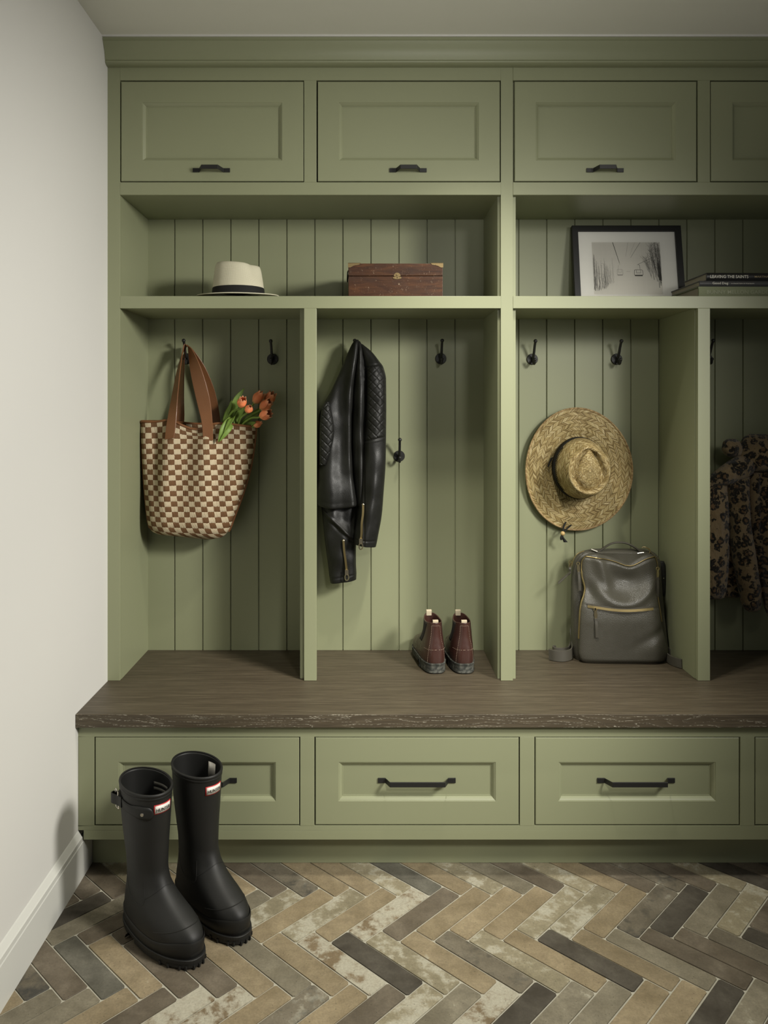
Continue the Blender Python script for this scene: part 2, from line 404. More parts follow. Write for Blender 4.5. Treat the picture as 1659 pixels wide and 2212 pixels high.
def mk_leopard():
    n = NT('leopard_fur', .85, spec=.15, sheen=.3); o = n.coord()
    w = n.n.new('ShaderNodeTexNoise'); n.L(o, w.inputs['Vector']); w.inputs['Scale'].default_value = 60; w.inputs['Detail'].default_value = 2
    m = n.n.new('ShaderNodeMix'); m.data_type = 'VECTOR'; m.inputs[0].default_value = .022; n.L(n.map(o, (1, .7, .85)), m.inputs[4]); n.L(w.outputs['Color'], m.inputs[5])
    v = m.outputs[1]; d = n.vor(v, 44); brk = n.noise(o, 110, 2)
    ring = n.math('MULTIPLY', n.ramp(d, [(.16, 0.0), (.24, 1.0), (.50, 1.0), (.57, 0.0)]), n.ramp(brk, [(.34, 0.0), (.44, 1.0)]))
    ins = n.ramp(d, [(.25, 1.0), (.42, 0.0)])
    g = n.mix(n.noise(o, 12, 3), (.19,.12,.05,1), (.36,.27,.15,1))
    c = n.mix(n.math('MULTIPLY', ins, .75), g, (.13,.062,.022,1)); c = n.mix(ring, c, (.012,.010,.007,1))
    f = n.noise(n.map(o, (1, 1, .25)), 420, 3, .7); n.base(n.mix(n.math('MULTIPLY', f, .35), c, (.02,.016,.01,1)))
    n.bump(n.math('ADD', f, n.math('MULTIPLY', n.noise(o, 70, 3), 1.5)), .9, .004); return n.mat
M_LEOPARD = mk_leopard()
# ---------------------------------------------------------------- setting
XR = 2.1                                                # how far the room is built to the right
# floor: grout slab plus individual brick tiles in herringbone, one mesh
def clip_poly(pts, axis, lim, keep_less):
    out = []
    for i in range(len(pts)):
        a, b = pts[i], pts[(i+1) % len(pts)]
        ia = (a[axis] <= lim) == keep_less; ib = (b[axis] <= lim) == keep_less
        if ia: out.append(a)
        if ia != ib:
            t = (lim - a[axis]) / (b[axis] - a[axis]); out.append((a[0] + (b[0]-a[0])*t, a[1] + (b[1]-a[1])*t))
    return out
TONE = {'D': ((52,44,36), .0, .25), 'B': ((98,86,70), .20, .34), 'T': ((146,129,98), .24, .12), 'G': ((126,118,98), .25, .32),
        'L': ((152,142,114), .66, .05), 'W': ((134,114,84), .92, .08), 'M': ((112,103,86), .45, .86), 'U': ((88,86,76), .10, .55)}
TILES = {('H', 0): {-12:'B',-11:'D',-10:'G',-9:'B',-8:'B',-7:'T',-6:'G',-5:'L',-4:'T',-3:'L',-2:'T',-1:'W',0:'B',1:'T',2:'T',3:'T',4:'L',5:'L',6:'T',7:'M',8:'D',9:'G',10:'L',11:'B'},
         ('V', 0): {-13:'T',-12:'M',-11:'B',-10:'U',-9:'T',-8:'B',-7:'B',-6:'T',-5:'G',-4:'T',-3:'W',-2:'D',-1:'L',0:'T',1:'M',2:'L',3:'T',4:'D',5:'T',6:'G',7:'B',8:'B',9:'M',10:'D'},
         ('H', -1): {-12:'T',-11:'G',-10:'G',-9:'T',-8:'B',-7:'W',-6:'W',-5:'T',-4:'M',-3:'T',-2:'B',-1:'L',0:'G',1:'W',2:'D',3:'G',4:'G',5:'T',6:'T',7:'D',8:'G',9:'B'},
         ('V', 1): {-13:'G',-12:'B',-11:'B',-10:'L',-9:'T',-8:'L',-7:'T',-6:'B',-5:'M',-4:'T',-3:'T',-2:'L',-1:'U',0:'T',1:'L',2:'G',3:'B',4:'L',5:'T',6:'B',7:'M',8:'B',9:'L',10:'D',11:'B'}}
TW, TL, TROT, TOX, TOY = .0590, .2485, .0195, .0343, 1.9226
def make_floor():
    mb = MB(); rnd = random.Random(3)
    mb.cur = 1; mb.box(XW - .05, XR + .1, .5, 2.75, -.06, -.0025); mb.cur = 0
    ca, sa = math.cos(PI/4 + TROT), math.sin(PI/4 + TROT); cb, sb = math.cos(-PI/4 + TROT), math.sin(-PI/4 + TROT)
    g = .0019
    for m in range(-5, 4):
        for k in range(-48, 48):
            for t in 'HV':
                u0, v0 = k*TW + m*TL, k*TW - m*TL
                if t == 'H': u1, v1 = u0 + TL, v0 + TW
                else: v0 += TW; u1, v1 = u0 + TW, v0 + TL
                uu0, uu1, vv0, vv1 = u0 + g, u1 - g, v0 + g, v1 - g; r = .004
                loc = [(uu0+r,vv0),(uu1-r,vv0),(uu1,vv0+r),(uu1,vv1-r),(uu1-r,vv1),(uu0+r,vv1),(uu0,vv1-r),(uu0,vv0+r)]
                jit = [rnd.uniform(-.0006, .0006) for _ in range(16)]
                pts = [(TOX + (a+jit[2*i])*ca + (b+jit[2*i+1])*cb, TOY + (a+jit[2*i])*sa + (b+jit[2*i+1])*sb) for i, (a, b) in enumerate(loc)]
                for ax, lim, kl in ((0, XW, False), (0, XR, True), (1, YT + .01, True), (1, .55, False)):
                    pts = clip_poly(pts, ax, lim, kl)
                    if len(pts) < 3: break
                if len(pts) < 3: continue
                kind = TILES.get((t, m), {}).get(k) or rnd.choice('TTGLBWTGMDB')
                c, wp, dp = TONE[kind]; q = rnd.uniform(.92, 1.08)
                mb.col = tuple(lin(x) * q * 1.16 for x in c) + (1,); mb.col2 = (clamp(wp + rnd.uniform(-.08, .08)), clamp(dp + rnd.uniform(-.1, .1)), rnd.random(), 1)
                cx = sum(p[0] for p in pts) / len(pts); cy = sum(p[1] for p in pts) / len(pts); h = rnd.uniform(-.0004, .0004)
                top = [(x + (cx-x)*.0008/max(1e-4, math.hypot(cx-x, cy-y))*1.0, y + (cy-y)*.0008/max(1e-4, math.hypot(cx-x, cy-y)), h) for x, y in pts]
                low = [(x, y, -.0012) for x, y in pts]; bot = [(x, y, -.006) for x, y in pts]
                mb.loft([bot, low, top], cap0=False)
    mb.col, mb.col2 = (1,1,1,1), (0,0,0,1)
    # give the slab faces the default colour too
    return struct(build('floor', mb, [M_TILE, M_GROUT], smooth=False), 'weathered brick-look tiles laid in herringbone with pale grout')
make_floor()
struct(build('wall_left', MB().box(XW - .12, XW, .5, 2.76, -.06, ZCEIL + .1), M_WALL, smooth=False), 'plain warm white side wall')
struct(build('wall_back', MB().box(XW - .12, XR + .1, YB + .022, YB + .14, -.06, ZCEIL + .1), M_WALL, smooth=False), 'wall behind the built-in lockers')
struct(build('ceiling', MB().box(XW - .12, XR + .1, .5, YB + .14, ZCEIL, ZCEIL + .1), M_CEIL, smooth=False), 'flat pale ceiling')
# thin white line where the crown meets the ceiling
struct(build('trim_1', MB().box(XW, XR, 2.3285, 2.3375, ZCEIL - .0045, ZCEIL + .001), M_WALL, smooth=False), 'thin white line between ceiling and crown')
# baseboard along the left wall: sloped cap, then flat face
def base_profile(y, top=True):
    pr = [(0, 0), (.0135, 0), (.0135, .098), (.0122, .101), (.0122, .113), (.0100, .1155), (.0022, .1285), (0, .131)]
    return [(XW + a, y, b) for a, b in pr]
bb = MB()
bb.loft([base_profile(.5), base_profile(YD - .0005)])
low = [(0, 0), (.0135, 0), (.0135, .098), (.0122, .101), (.0122, .1045), (0, .1045)]
bb.loft([[(XW + a, y, b) for a, b in low] for y in (YD - .0005, YT + .01)])
struct(build('baseboard_left', bb, M_TRIM, smooth=False), 'white baseboard with a sloped cap along the side wall')
# ---------------------------------------------------------------- built-in lockers
SF, SD = YF / F, YD / F
xf_ = lambda px: X(px, YF)
zf_ = lambda py: Z(py, YF)
xd_ = lambda px: X(px, YD)
zd_ = lambda py: Z(py, YD)
ZBENCH = zf_(1470.5); ZSHELF = zf_(639.5); ZTOP = zf_(137)
TH = .019                                               # face-frame thickness

def panel_front(x0, x1, z0, z1, Y, rx0, rx1, rz0, rz1, depth=.0105, wid=.012, th=.02):
    """inset front with a moulded, recessed centre panel; faces -Y at Y"""
    mb = MB(); e = .0016
    def rect(a, b, c, d, y): return [(a, y, c), (b, y, c), (b, y, d), (a, y, d)]
    rings = [rect(x0, x1, z0, z1, Y + th), rect(x0, x1, z0, z1, Y + e), rect(x0+e, x1-e, z0+e, z1-e, Y), rect(rx0, rx1, rz0, rz1, Y)]
    steps = [(.0012, .0016), (.0022, .0016), (wid*.40, .0035), (wid*.75, depth*.72), (wid*.80, depth - .0012), (wid, depth - .0010), (wid + .0006, depth)]
    for i, d in steps: rings.append(rect(rx0+i, rx1-i, rz0+i, rz1-i, Y + d))
    mb.loft(rings); return mb
def pull_handle(name, cx, cz, Y, w, proj, rise, parent, bar=.0125):
    """flat strap pull: square feet with a screw each, angled legs and a straight raised bar"""
    mb = MB(); h = w / 2; f = .020
    prof = [(-h, 0, 0), (-h + f, 0, 0), (-h + f + .012, proj, rise), (h - f - .012, proj, rise), (h - f, 0, 0), (h, 0, 0)]
    rings = []
    for x, p, r in prof:
        t = .0036
        rings.append([(cx + x, Y - p - t, cz + r - bar/2), (cx + x, Y - p - t, cz + r + bar/2), (cx + x, Y - p, cz + r + bar/2), (cx + x, Y - p, cz + r - bar/2)])
    mb.loft(rings)
    o = build(name, mb, M_IRON, parent, smooth=False, bevel=.0009, label='black iron pull with square feet')
    for s in (-1, 1):
        k = MB().disc((cx + s * (h - f * .5), Y - .0036, cz), (0, -1, 0), .0034, .0012, 12)
        k.box(cx + s*(h-f*.5) - .0022, cx + s*(h-f*.5) + .0022, Y - .0050, Y - .0046, cz - .0004, cz + .0004)
    return o
def beadboard(x0, x1, z0, z1, px0, pitch, name, parent):
    """back panel with V grooves"""
    mb = MB(); xs = []; g = px0
    while X(g, YB) < x1 - .004:
        if X(g, YB) > x0 + .004: xs.append(X(g, YB))
        g += pitch
    line = [(x0, YB)]
    for x in xs: line += [(x - .0024, YB), (x - .0012, YB + .0055), (x + .0012, YB + .0055), (x + .0024, YB)]
    line += [(x1, YB)]
    prof = line + [(x1, YB + .018), (x0, YB + .018)]
    mb.loft([[(x, y, z0) for x, y in prof], [(x, y, z1) for x, y in prof]])
    return build(name, mb, M_GREEN, parent, smooth=False)

def locker_unit(label, xl, xr, stiles, doors, panels, low_div, groove, rng):
    """stiles: (x0,x1) front-frame uprights in px; doors: px ranges; panels: full-height sides (x0,x1 in metres)"""
    t = thing('locker_unit', label, 'locker', (xl, YF, ZBENCH), 'tall mudroom locker units')
    fr = MB(); zt = ZTOP
    for a, b, full in stiles:
        if full: fr.box(a, b, YF, YF + TH, ZBENCH, zt)
        else:
            fr.box(a, b, YF, YF + TH, ZBENCH, zf_(666)); fr.box(a, b, YF, YF + TH, zf_(393.5), zf_(173.5))
    fulls = [s for s in stiles if s[2]]
    x0r = fulls[0][1] if rng[0] is None else rng[0]; x1r = fulls[-1][0] if rng[1] is None else rng[1]
    for p0, p1 in ((137, 173.5), (393.5, 421), (639.5, 666)): fr.box(x0r, x1r, YF, YF + TH, zf_(p1), zf_(p0))
    build('face_frame', fr, M_GREEN, t, smooth=False, bevel=.0009)
    for a, b in panels: build('side_panel', MB().box(a, b, YF + TH, YB + .018, ZBENCH, zt), M_GREEN, t, smooth=False)
    x0, x1 = panels[0][1], panels[-1][0]
    for a, b in low_div: build('divider', MB().box(a, b, YF + TH, YB, ZBENCH, zf_(664)), M_GREEN, t, smooth=False, bevel=.0008)
    build('shelf', MB().box(x0, x1, YF + TH, YB, zf_(664), ZSHELF), M_GREEN, t, smooth=False)
    build('cabinet_bottom', MB().box(x0, x1, YF + TH, YB, zf_(421), zf_(399)), M_GREEN, t, smooth=False)
    build('cabinet_top', MB().box(x0, x1, YF + TH, YB, zf_(160), zt), M_GREEN, t, smooth=False)
    build('cabinet_back', MB().box(x0, x1, YB - .012, YB, zf_(399), zf_(160)), M_DARK, t, smooth=False)
    beadboard(x0, x1, ZBENCH, zf_(421), groove, 60.55, 'beadboard_back', t)
    for i, (a, b) in enumerate(doors):
        xa, xb = xf_(a + 2.2), xf_(b - 2.2); za, zb = zf_(393.5 - 2.2), zf_(173.5 + 2.2)
        d = build('door', panel_front(xa, xb, za, zb, YF + .0008, xf_(a + 48), xf_(a + 350.3), zf_(346.5), zf_(221)), M_GREEN, t, smooth=False)
        pull_handle('handle', xf_((a + b) / 2 - 1.5), zf_(368), YF + .0008, .114, .028, .002, d)
    return t
wall_gap = xf_(231.5)
STA = [(wall_gap, xf_(259), True), (xf_(656.8), xf_(683.6), False), (xf_(1082), xf_(1108), True)]
locker_unit('green two-bay locker unit against the side wall, holding the tote and leather jacket', wall_gap, xf_(1108), STA,
            [(259, 657.5), (684, 1082)], [(wall_gap, xf_(259)), (xf_(1077), xf_(1108) - .0004)], [(xf_(647), xf_(671))], 377.4, (None, None))
PB = 425.1
STB = [(xf_(1507.5), xf_(1534), False), (xf_(1932), xf_(1959), True)]
locker_unit('green locker unit holding the framed picture, straw hat, backpack and leopard coat', xf_(1108), xf_(1959), STB,
            [(1109.5, 1507), (1534, 1932)], [(xf_(1108) + .0004, xf_(1108) + .012), (xf_(1925), xf_(1959))], [(xf_(1506), xf_(1530))], 1120.3, (xf_(1108) + .0004, None))
# crown moulding between the locker tops and the ceiling
cr = [(YF + .02, ZCEIL - .0046), (2.334, ZCEIL - .0046), (2.334, 2.4030), (2.3365, 2.4022), (2.3385, 2.398), (2.3415, 2.392), (2.346, 2.384), (2.3505, 2.375), (2.3535, 2.366), (2.3555, 2.357),
      (2.3565, 2.3525), (2.3580, 2.3520), (2.3560, 2.3490), (2.3575, 2.3455), (2.3620, 2.3425), (2.3690, 2.3405), (2.3750, 2.3400), (YF - .0006, 2.3395), (YF - .0006, ZTOP + .001), (YF + .02, ZTOP + .001)]
o = build('crown_moulding', MB().loft([[(x, y, z) for y, z in cr] for x in (XW + .0006, xf_(1959))]), M_GREEN, smooth=True, angle=28)
tag(o, 'green cove crown moulding running along the ceiling above the lockers', 'moulding')
# bench seat
bs = MB(); bs.cur = 0
bs.box(XW + .0006, xf_(1959), YBN, YB + .02, ZBENCH - .0370, ZBENCH - .0004)
bs.m[2] = 1
o = build('bench_seat', bs, [M_OAK, M_OAKF], smooth=False, bevel=.0012)
tag(o, 'long dark stained oak bench seat running below the lockers', 'bench seat')
# drawer base
t = thing('drawer_base', 'green base cabinet with a row of drawers under the oak bench', 'cabinet', (0.4, YD, 0))
fr = MB(); zb0, zb1 = zd_(1814), ZBENCH - .0376; xa = XW + .0006
DR = [(203.5, 648.3), (679, 1123), (1154.5, 1599.2), (1630, 2074)]
ztop, zbot = zd_(1591.5), zd_(1784)
fr.box(xa, xd_(2105), YD, YD + TH, ztop, zb1)
ul = [(xa + .0145, zb0), (xd_(2105), zb0), (xd_(2105), zbot), (xa, zbot), (xa, .1315), (xa + .0145, .1315)]
fr.box(xa + .0145, xd_(2105), YD, YD + TH, zb0, .1315); fr.box(xa, xd_(2105), YD, YD + TH, .1315, zbot)
for a, b in [(None, DR[0][0]), (DR[0][1], DR[1][0]), (DR[1][1], DR[2][0]), (DR[2][1], DR[3][0]), (DR[3][1], 2105)]:
    fr.box(xa if a is None else xd_(a), xd_(b), YD, YD + TH, zbot, ztop)
build('face_frame', fr, M_GREEN, t, smooth=False, bevel=.0009)
build('carcass', MB().box(xa + .016, xd_(2105), YD + .045, YB, zb0, zb1 - .001), M_DARK, t, smooth=False)
build('toe_kick', MB().box(xa + .0145, xd_(2105), YT, YT + .018, .0008, zb0 - .0005), M_GREEN, t, smooth=False)
for i, (a, b) in enumerate(DR):
    d = build('drawer', panel_front(xd_(a + 2.2), xd_(b - 2.2), zbot + .0028, ztop - .0028, YD + .0008, xd_(a + 52), xd_(a + 392), zd_(1731), zd_(1646.5), .012, .0125, .03), M_GREEN, t, smooth=False)
    pull_handle('handle', xd_((a + b) / 2), zd_(1690), YD + .0128, .215, .032, .0035, d, .0135)
# coat hooks
def coat_hook(px, py, label, lower=True):
    Y = YB; c = P(px, py, YB)
    t = thing('coat_hook', label, 'coat hook', c, 'black coat hooks on the beadboard')
    build('base_plate', MB().disc(c, (0, -1, 0), .0192, .0055, 26), M_IRON, t)
    for s in (-1, 1): build('screw', MB().disc(c + Vector((s * .0115, -.0053, .001)), (0, -1, 0), .0030, .0012, 10), M_STEEL if False else M_IRON, t)
    b = c + Vector((0, -.003, 0))
    up = spline([b, b + Vector((0, -.012, .004)), b + Vector((0, -.026, .020)), b + Vector((0, -.038, .042)), b + Vector((0, -.050, .058))], 16)
    m = MB().tube(up, lambda q: lerp(.0050, .0040, q), 10); m.sphere(up[-1], .0066, 12, 8)
    build('long_prong', m, M_IRON, t)
    dn = spline([b, b + Vector((0, -.012, -.006)), b + Vector((0, -.024, -.017)), b + Vector((0, -.036, -.016)), b + Vector((0, -.041, -.004))], 14)
    m = MB().tube(dn, lambda q: lerp(.0050, .0038, q), 10); m.sphere(dn[-1], .0056, 10, 8)
    build('short_prong', m, M_IRON, t)
    return t
coat_hook(404.5, 775, 'black coat hook carrying the straps of the woven tote')
coat_hook(589, 776, 'bare black coat hook above the tulips')
coat_hook(767, 775, 'black coat hook under the black leather jacket collar')
coat_hook(952, 775, 'bare black coat hook in the top row, above the brown ankle boots')
coat_hook(862.5, 985, 'bare black coat hook mounted low beside the leather jacket sleeve')
coat_hook(1149.5, 776, 'bare black coat hook just right of the bay divider, above the straw hat')
coat_hook(1331.5, 776, 'bare black coat hook above the right side of the straw hat brim')
coat_hook(1526, 775, 'black coat hook mostly hidden by the divider above the leopard coat')
# ---------------------------------------------------------------- things on the upper shelf
def hat_crown_point(th, s, rx, ry, h, pinch, dent, back_up=0.0, taper=.10):
    """th angle (0 = front), s in [0,1] side, [1,2] top"""
    c, sn = math.cos(th), math.sin(th)
    if s <= 1:
        t = s; k = 1 - taper * t ** 1.4; r = 1.0
    else:
        t = 1.0; r = 2 - s; k = (1 - taper) * r
    pf = sstep(.35, 1.0, t) * pinch * (gauss(th - .62, .34) + gauss(th + .62, .34))
    k *= 1 - pf
    x, y = rx * c * k, ry * sn * k
    top = h * (1 + back_up * (-c) * (r if s > 1 else 1))
    if s <= 1:
        sh = .36
        z = top * (t if t < 1 - sh else (1 - sh) + (sh - .036) * math.sin((t - 1 + sh) / sh * PI / 2))
        if t > 1 - sh:
            q = 1 - .07 * ((t - 1 + sh) / sh) ** 2.2; x *= q; y *= q
    else:
        x *= .93; y *= .93
        z = top * (.964 + .036 * (1 - r * r)) - dent(x / rx, y / ry)
    return x, y, z
def sh_top(r): return .014 * 1 - .014 * (1 - r * r)
def crown_mesh(rx, ry, h, pinch, dent, back_up, taper, nt, ns, ntop, uv):
    mb = MB(); rings = []; ss = [i / ns for i in range(ns + 1)] + [1 + (i + 1) / (ntop + 1) * .985 for i in range(ntop)] 
    for s in ss:
        rings.append([Vector(hat_crown_point(-PI + 2*PI*k/nt, s, rx, ry, h, pinch, dent, back_up, taper)) for k in range(nt)])
    mb.loft(rings, cap0=False, cap1=True, uvs=lambda i, j: uv(j / nt, ss[i]))
    return mb
# --- panama hat: front of the hat points right, brim lifts towards the room
hc = Vector((X(515, 2.500), 2.500, ZSHELF))
t = thing('panama_hat', 'cream woven panama hat with a black band lying on the upper shelf', 'hat', hc)
HM = Matrix.Translation(hc + Vector((0, 0, .0165))) @ Matrix.Rotation(math.radians(-2), 4, 'Z')
dent = lambda x, y: .030 * gauss(y, .34) * sstep(-.95, -.35, x) * (.75 + .35 * sstep(.2, .8, x))
cm = crown_mesh(.0835, .075, .105, .20, dent, .05, .15, 72, 16, 12, lambda a, s: (a * 120, s * 26)); cm.xf(HM)
build('crown', cm, M_PANAMA, t, angle=180)
def panama_brim(r, th):
    """r 0..1 from crown to edge"""
    c, s = math.cos(th), math.sin(th)
    x = lerp(.083, .131, r) * c; y = lerp(.0745, .127, r) * s
    z = .0015 * r * abs(c) ** 2 - (.0055 * sstep(0, 1, -s) + .0155 * sstep(0, 1, s)) * r ** 1.4
    return Vector((x, y, z))
bm_ = MB(); nt = 96
bm_.loft([[panama_brim(i / 8, 2*PI*k/nt) for k in range(nt)] for i in range(9)] + [[panama_brim(1 - i / 8, 2*PI*k/nt) - Vector((0, 0, .0028)) for k in range(nt)] for i in range(9)], cap0=False, cap1=False,
         uvs=lambda i, j: (j / nt * 160, i * 2.2)); bm_.xf(HM)
build('brim', bm_, M_PANAMA, t, angle=60)
bnd = MB(); sec = [(1.012, .0), (1.022, .002), (1.012, .0225), (1.004, .0245)]
rings = []
for k in range(73):
    th = 2*PI*k/72; 
    rings.append([Vector((.0835*math.cos(th)*(q - .15*(z/.105)**1.4), .075*math.sin(th)*(q - .15*(z/.105)**1.4), z + .001)) for q, z in sec])
bnd.loft(rings, closed=False); bnd.xf(HM)
build('hat_band', bnd, M_BLACK, t, solid=.0012, label='black ribbon band')
bw = MB(); bw.box(-.012, .012, -.0805, -.0775, .001, .024); 
# --- old wooden chest
YB_ = 2.425
x0, x1 = X(752.5, YB_), X(956.5, YB_); zt = Z(569, YB_); zs = Z(596.5, YB_)
t = thing('wooden_chest', 'scuffed reddish brown wooden chest with a brass lock on the upper shelf', 'chest', ((x0+x1)/2, YB_ + .1, ZSHELF))
build('body', MB().box(x0, x1, YB_, YB_ + .20, ZSHELF + .0004, zs - .0006), M_MAHOG, t, smooth=False, bevel=.0016)
build('lid', MB().box(x0, x1, YB_ - .0004, YB_ + .20, zs + .0006, zt), M_MAHOG, t, smooth=False, bevel=.0018)
for s in (0, 1):
    c = MB(); xx = x0 if s == 0 else x1; d = 1 if s == 0 else -1
    pts = [(xx - d*.0012, zt + .0012), (xx + d*.038, zt + .0012), (xx + d*.034, zt - .004), (xx + d*.016, zt - .0075), (xx + d*.006, zt - .013), (xx - d*.0012, zt - .013)]
    if d < 0: pts = pts[::-1]
    c.prism([(a, YB_ - .0016, b) for a, b in pts], (0, .0012, 0))
    c.prism([(a, YB_ - .0016, zt + .0004) for a in ((xx - d*.0012), (xx + d*.038))] + [(xx + d*.03, YB_ + .03, zt + .0004), (xx - d*.0012, YB_ + .036, zt + .0004)], (0, 0, .0011))
    c.disc((xx + d*.022, YB_ - .0016, zt - .0045), (0, -1, 0), .0016, .0008, 8)
    build('corner_bracket', c, M_OLDBRASS, t, smooth=False)
lx, lz = X(858, YB_), zs
lk = MB(); n = 20
def shield(w, h0, h1): return [(lx + w*math.cos(a), YB_ - .0016, lz + (h1 if math.sin(a) > 0 else h0) * math.sin(a)) for a in (2*PI*k/n for k in range(n))]
up = MB().prism([p for p in shield(.0105, .001, .0105)][::-1], (0, .0012, 0)); up.disc((lx, YB_ - .0014, lz + .004), (0, -1, 0), .0030, .0030, 10)
build('hasp', up, M_OLDBRASS, t, smooth=False)
lo = MB().prism([(lx + .0135*math.cos(a), YB_ - .0016, lz - .0055 + .0042*math.sin(a)) for a in (2*PI*k/n for k in range(n))][::-1], (0, .0012, 0))
for q in (-.0085, .0085): lo.disc((lx + q, YB_ - .0016, lz - .0055), (0, -1, 0), .0014, .0008, 8)
e = build('lock_plate', lo, M_OLDBRASS, t, smooth=False)
build('keyhole', MB().disc((lx, YB_ - .0016, lz - .0055), (0, -1, 0), .0016, .0004, 10), M_DARK, e)
hd = MB().tube(spline([(x0 - .0005, YB_ + .07, Z(575, YB_)), (x0 - .004, YB_ + .07, Z(580, YB_)), (x0 - .0055, YB_ + .085, Z(595, YB_)), (x0 - .0055, YB_ + .115, Z(595, YB_)), (x0 - .004, YB_ + .13, Z(580, YB_)), (x0 - .0005, YB_ + .13, Z(575, YB_))], 20), .0018, 8)
build('side_handle', hd, M_IRON, t)
# --- framed photograph leaning on the beadboard
A = Vector((X(1235.4, 2.664), 2.617, ZSHELF + .0003)); W_, H_ = X(1470.8, 2.664) - X(1235.4, 2.664), .2885
lean = math.atan2(.0475, .2845)
FM = Matrix.Translation(A) @ Matrix.Rotation(-lean, 4, 'X')       # local x right, z up, y away
t = thing('picture_frame', 'black framed black and white ski lift photograph leaning on the beadboard', 'picture', A + Vector((W_/2, 0, 0)))
fb, fd = .0205, .020
fr = MB(); o_ = [(0,0),(W_,0),(W_,H_),(0,H_)]; i_ = [(fb,fb),(W_-fb,fb),(W_-fb,H_-fb),(fb,H_-fb)]
rg = lambda q, y: [(a, y, b) for a, b in q]
fr.loft([rg(i_, fd*.55), rg(i_, .0), rg(o_, 0), rg(o_, fd), rg([(fb*.5,fb*.5),(W_-fb*.5,fb*.5),(W_-fb*.5,H_-fb*.5),(fb*.5,H_-fb*.5)], fd)], cap0=False); fr.xf(FM)
build('frame', fr, plain('black_frame', (.010,.010,.009,1), .45), t, smooth=False, bevel=.0008)
mz0, mz1 = H_ - .0205 - .0 , 0
px0, px1 = X(1279, 2.655) - X(1235.4, 2.664) + A.x - A.x, X(1427, 2.655) - X(1235.4, 2.664)
pz1 = H_ - .0570; pz0 = pz1 - .187
mt = MB(); ym = fd*.40
op = [(px0,pz0),(px1,pz0),(px1,pz1),(px0,pz1)]; op2 = [(px0+.0012,pz0+.0012),(px1-.0012,pz0+.0012),(px1-.0012,pz1-.0012),(px0+.0012,pz1-.0012)]
mt.loft([rg([(fb*.8,fb*.8),(W_-fb*.8,fb*.8),(W_-fb*.8,H_-fb*.8),(fb*.8,H_-fb*.8)], ym), rg(op, ym), rg(op2, ym + .0014)], cap0=False, cap1=False); mt.xf(FM)
build('mat_board', mt, M_WHITE, t, smooth=False, label='cream mat board')
pr = MB(); yp = ym + .0013; pw, ph = px1 - px0, pz1 - pz0
def ink(g): pr.col = (g, g*.97, g*.86, 1); pr.col2 = (0,0,0,1)
def q2(u, v, l): return (px0 + u*pw, yp - .00008 - l*.00006, pz1 - v*ph)
NX, NY = 14, 12
for i in range(NX):
    for j in range(NY):
        u0, u1, v0, v1 = i/NX, (i+1)/NX, j/NY, (j+1)/NY; u, v = (u0+u1)/2, (v0+v1)/2
        g = .60 + .12 * v + .06 * gauss(u - .45, .3); ink(g)
        pr.poly([(px0+u0*pw, yp, pz1-v1*ph), (px0+u1*pw, yp, pz1-v1*ph), (px0+u1*pw, yp, pz1-v0*ph), (px0+u0*pw, yp, pz1-v0*ph)])
def stroke(pts, w0, w1, g, l=1):
    ink(g); n = len(pts)
    for i in range(n - 1):
        (a, b), (c, d) = pts[i], pts[i+1]; L = math.hypot((c-a)*pw, (d-b)*ph) or 1e-6
        nx, ny = -(d-b)*ph/L, (c-a)*pw/L; wa = lerp(w0, w1, i/(n-1))/2; wb = lerp(w0, w1, (i+1)/(n-1))/2
        P4 = [(a + nx*wa/pw, b + ny*wa/ph), (c + nx*wb/pw, d + ny*wb/ph), (c - nx*wb/pw, d - ny*wb/ph), (a - nx*wa/pw, b - ny*wa/ph)]
        P4 = [(clamp(x), clamp(y)) for x, y in P4]
        pr.poly([q2(x, y, l) for x, y in P4][::-1])
R = random.Random(5)
for k in range(46):                                      # misty trees on the left
    u = R.uniform(.01, .30); dist = sstep(.10, .32, u); top = lerp(.30, .62, R.random()) if u > .05 else .2 + R.random()*.2
    bot = .93 - dist*.15 - R.random()*.05; g = lerp(.19, .54, dist) + R.uniform(-.03, .06)
    stroke([(u + R.uniform(-.004,.004)*j, lerp(top, bot, j/4)) for j in range(5)], .0004, .0012, g)
    for m in range(5): 
        v = lerp(top, bot, R.uniform(.02, .6)); dx = R.uniform(-.03, .03); stroke([(u, v), (u + dx, v - abs(dx)*.9)], .0005, .0003, g + .05)
for k in range(40):                                      # dark trees on the right
    q = R.random(); u = lerp(.72, .985, q ** .75); g = lerp(.34, .035, sstep(.72, .95, u)) + R.uniform(0, .05)
    top = lerp(.30, .0, sstep(.72, .9, u)) + R.random()*.12; bot = lerp(.66, .93, sstep(.72, 1, u)) - R.random()*.22; sl = .07 * R.uniform(.6, 1.2)
    pts = [(u + sl*(j/6) * (1.0 if u < .93 else .5) + R.uniform(-.006, .006), lerp(top, bot, j/6)) for j in range(7)]
    stroke(pts, .0006, .0019 if u > .88 else .0012, g, 2)
    for m in range(9):
        i = R.randint(0, 4); a, b = pts[i]; dx = R.uniform(-.05, .05); stroke([(a, b), (a + dx*.6, b - abs(dx)*.5), (a + dx, b - abs(dx)*1.3)], .0006, .0003, g + .03, 2)
for a, b, c, d, w, g in ((.31, .0, .395, .40, .0020, .05), (.395, .40, .40, .44, .0008, .25), (.535, .0, .49, .28, .0007, .30), (.635, .0, .55, .26, .0006, .34), (.715, .0, .56, .30, .0012, .14), (.665, .425, .96, .245, .0010, .06)):
    stroke([(a, b), (c, d)], w, w*.6, g, 3)
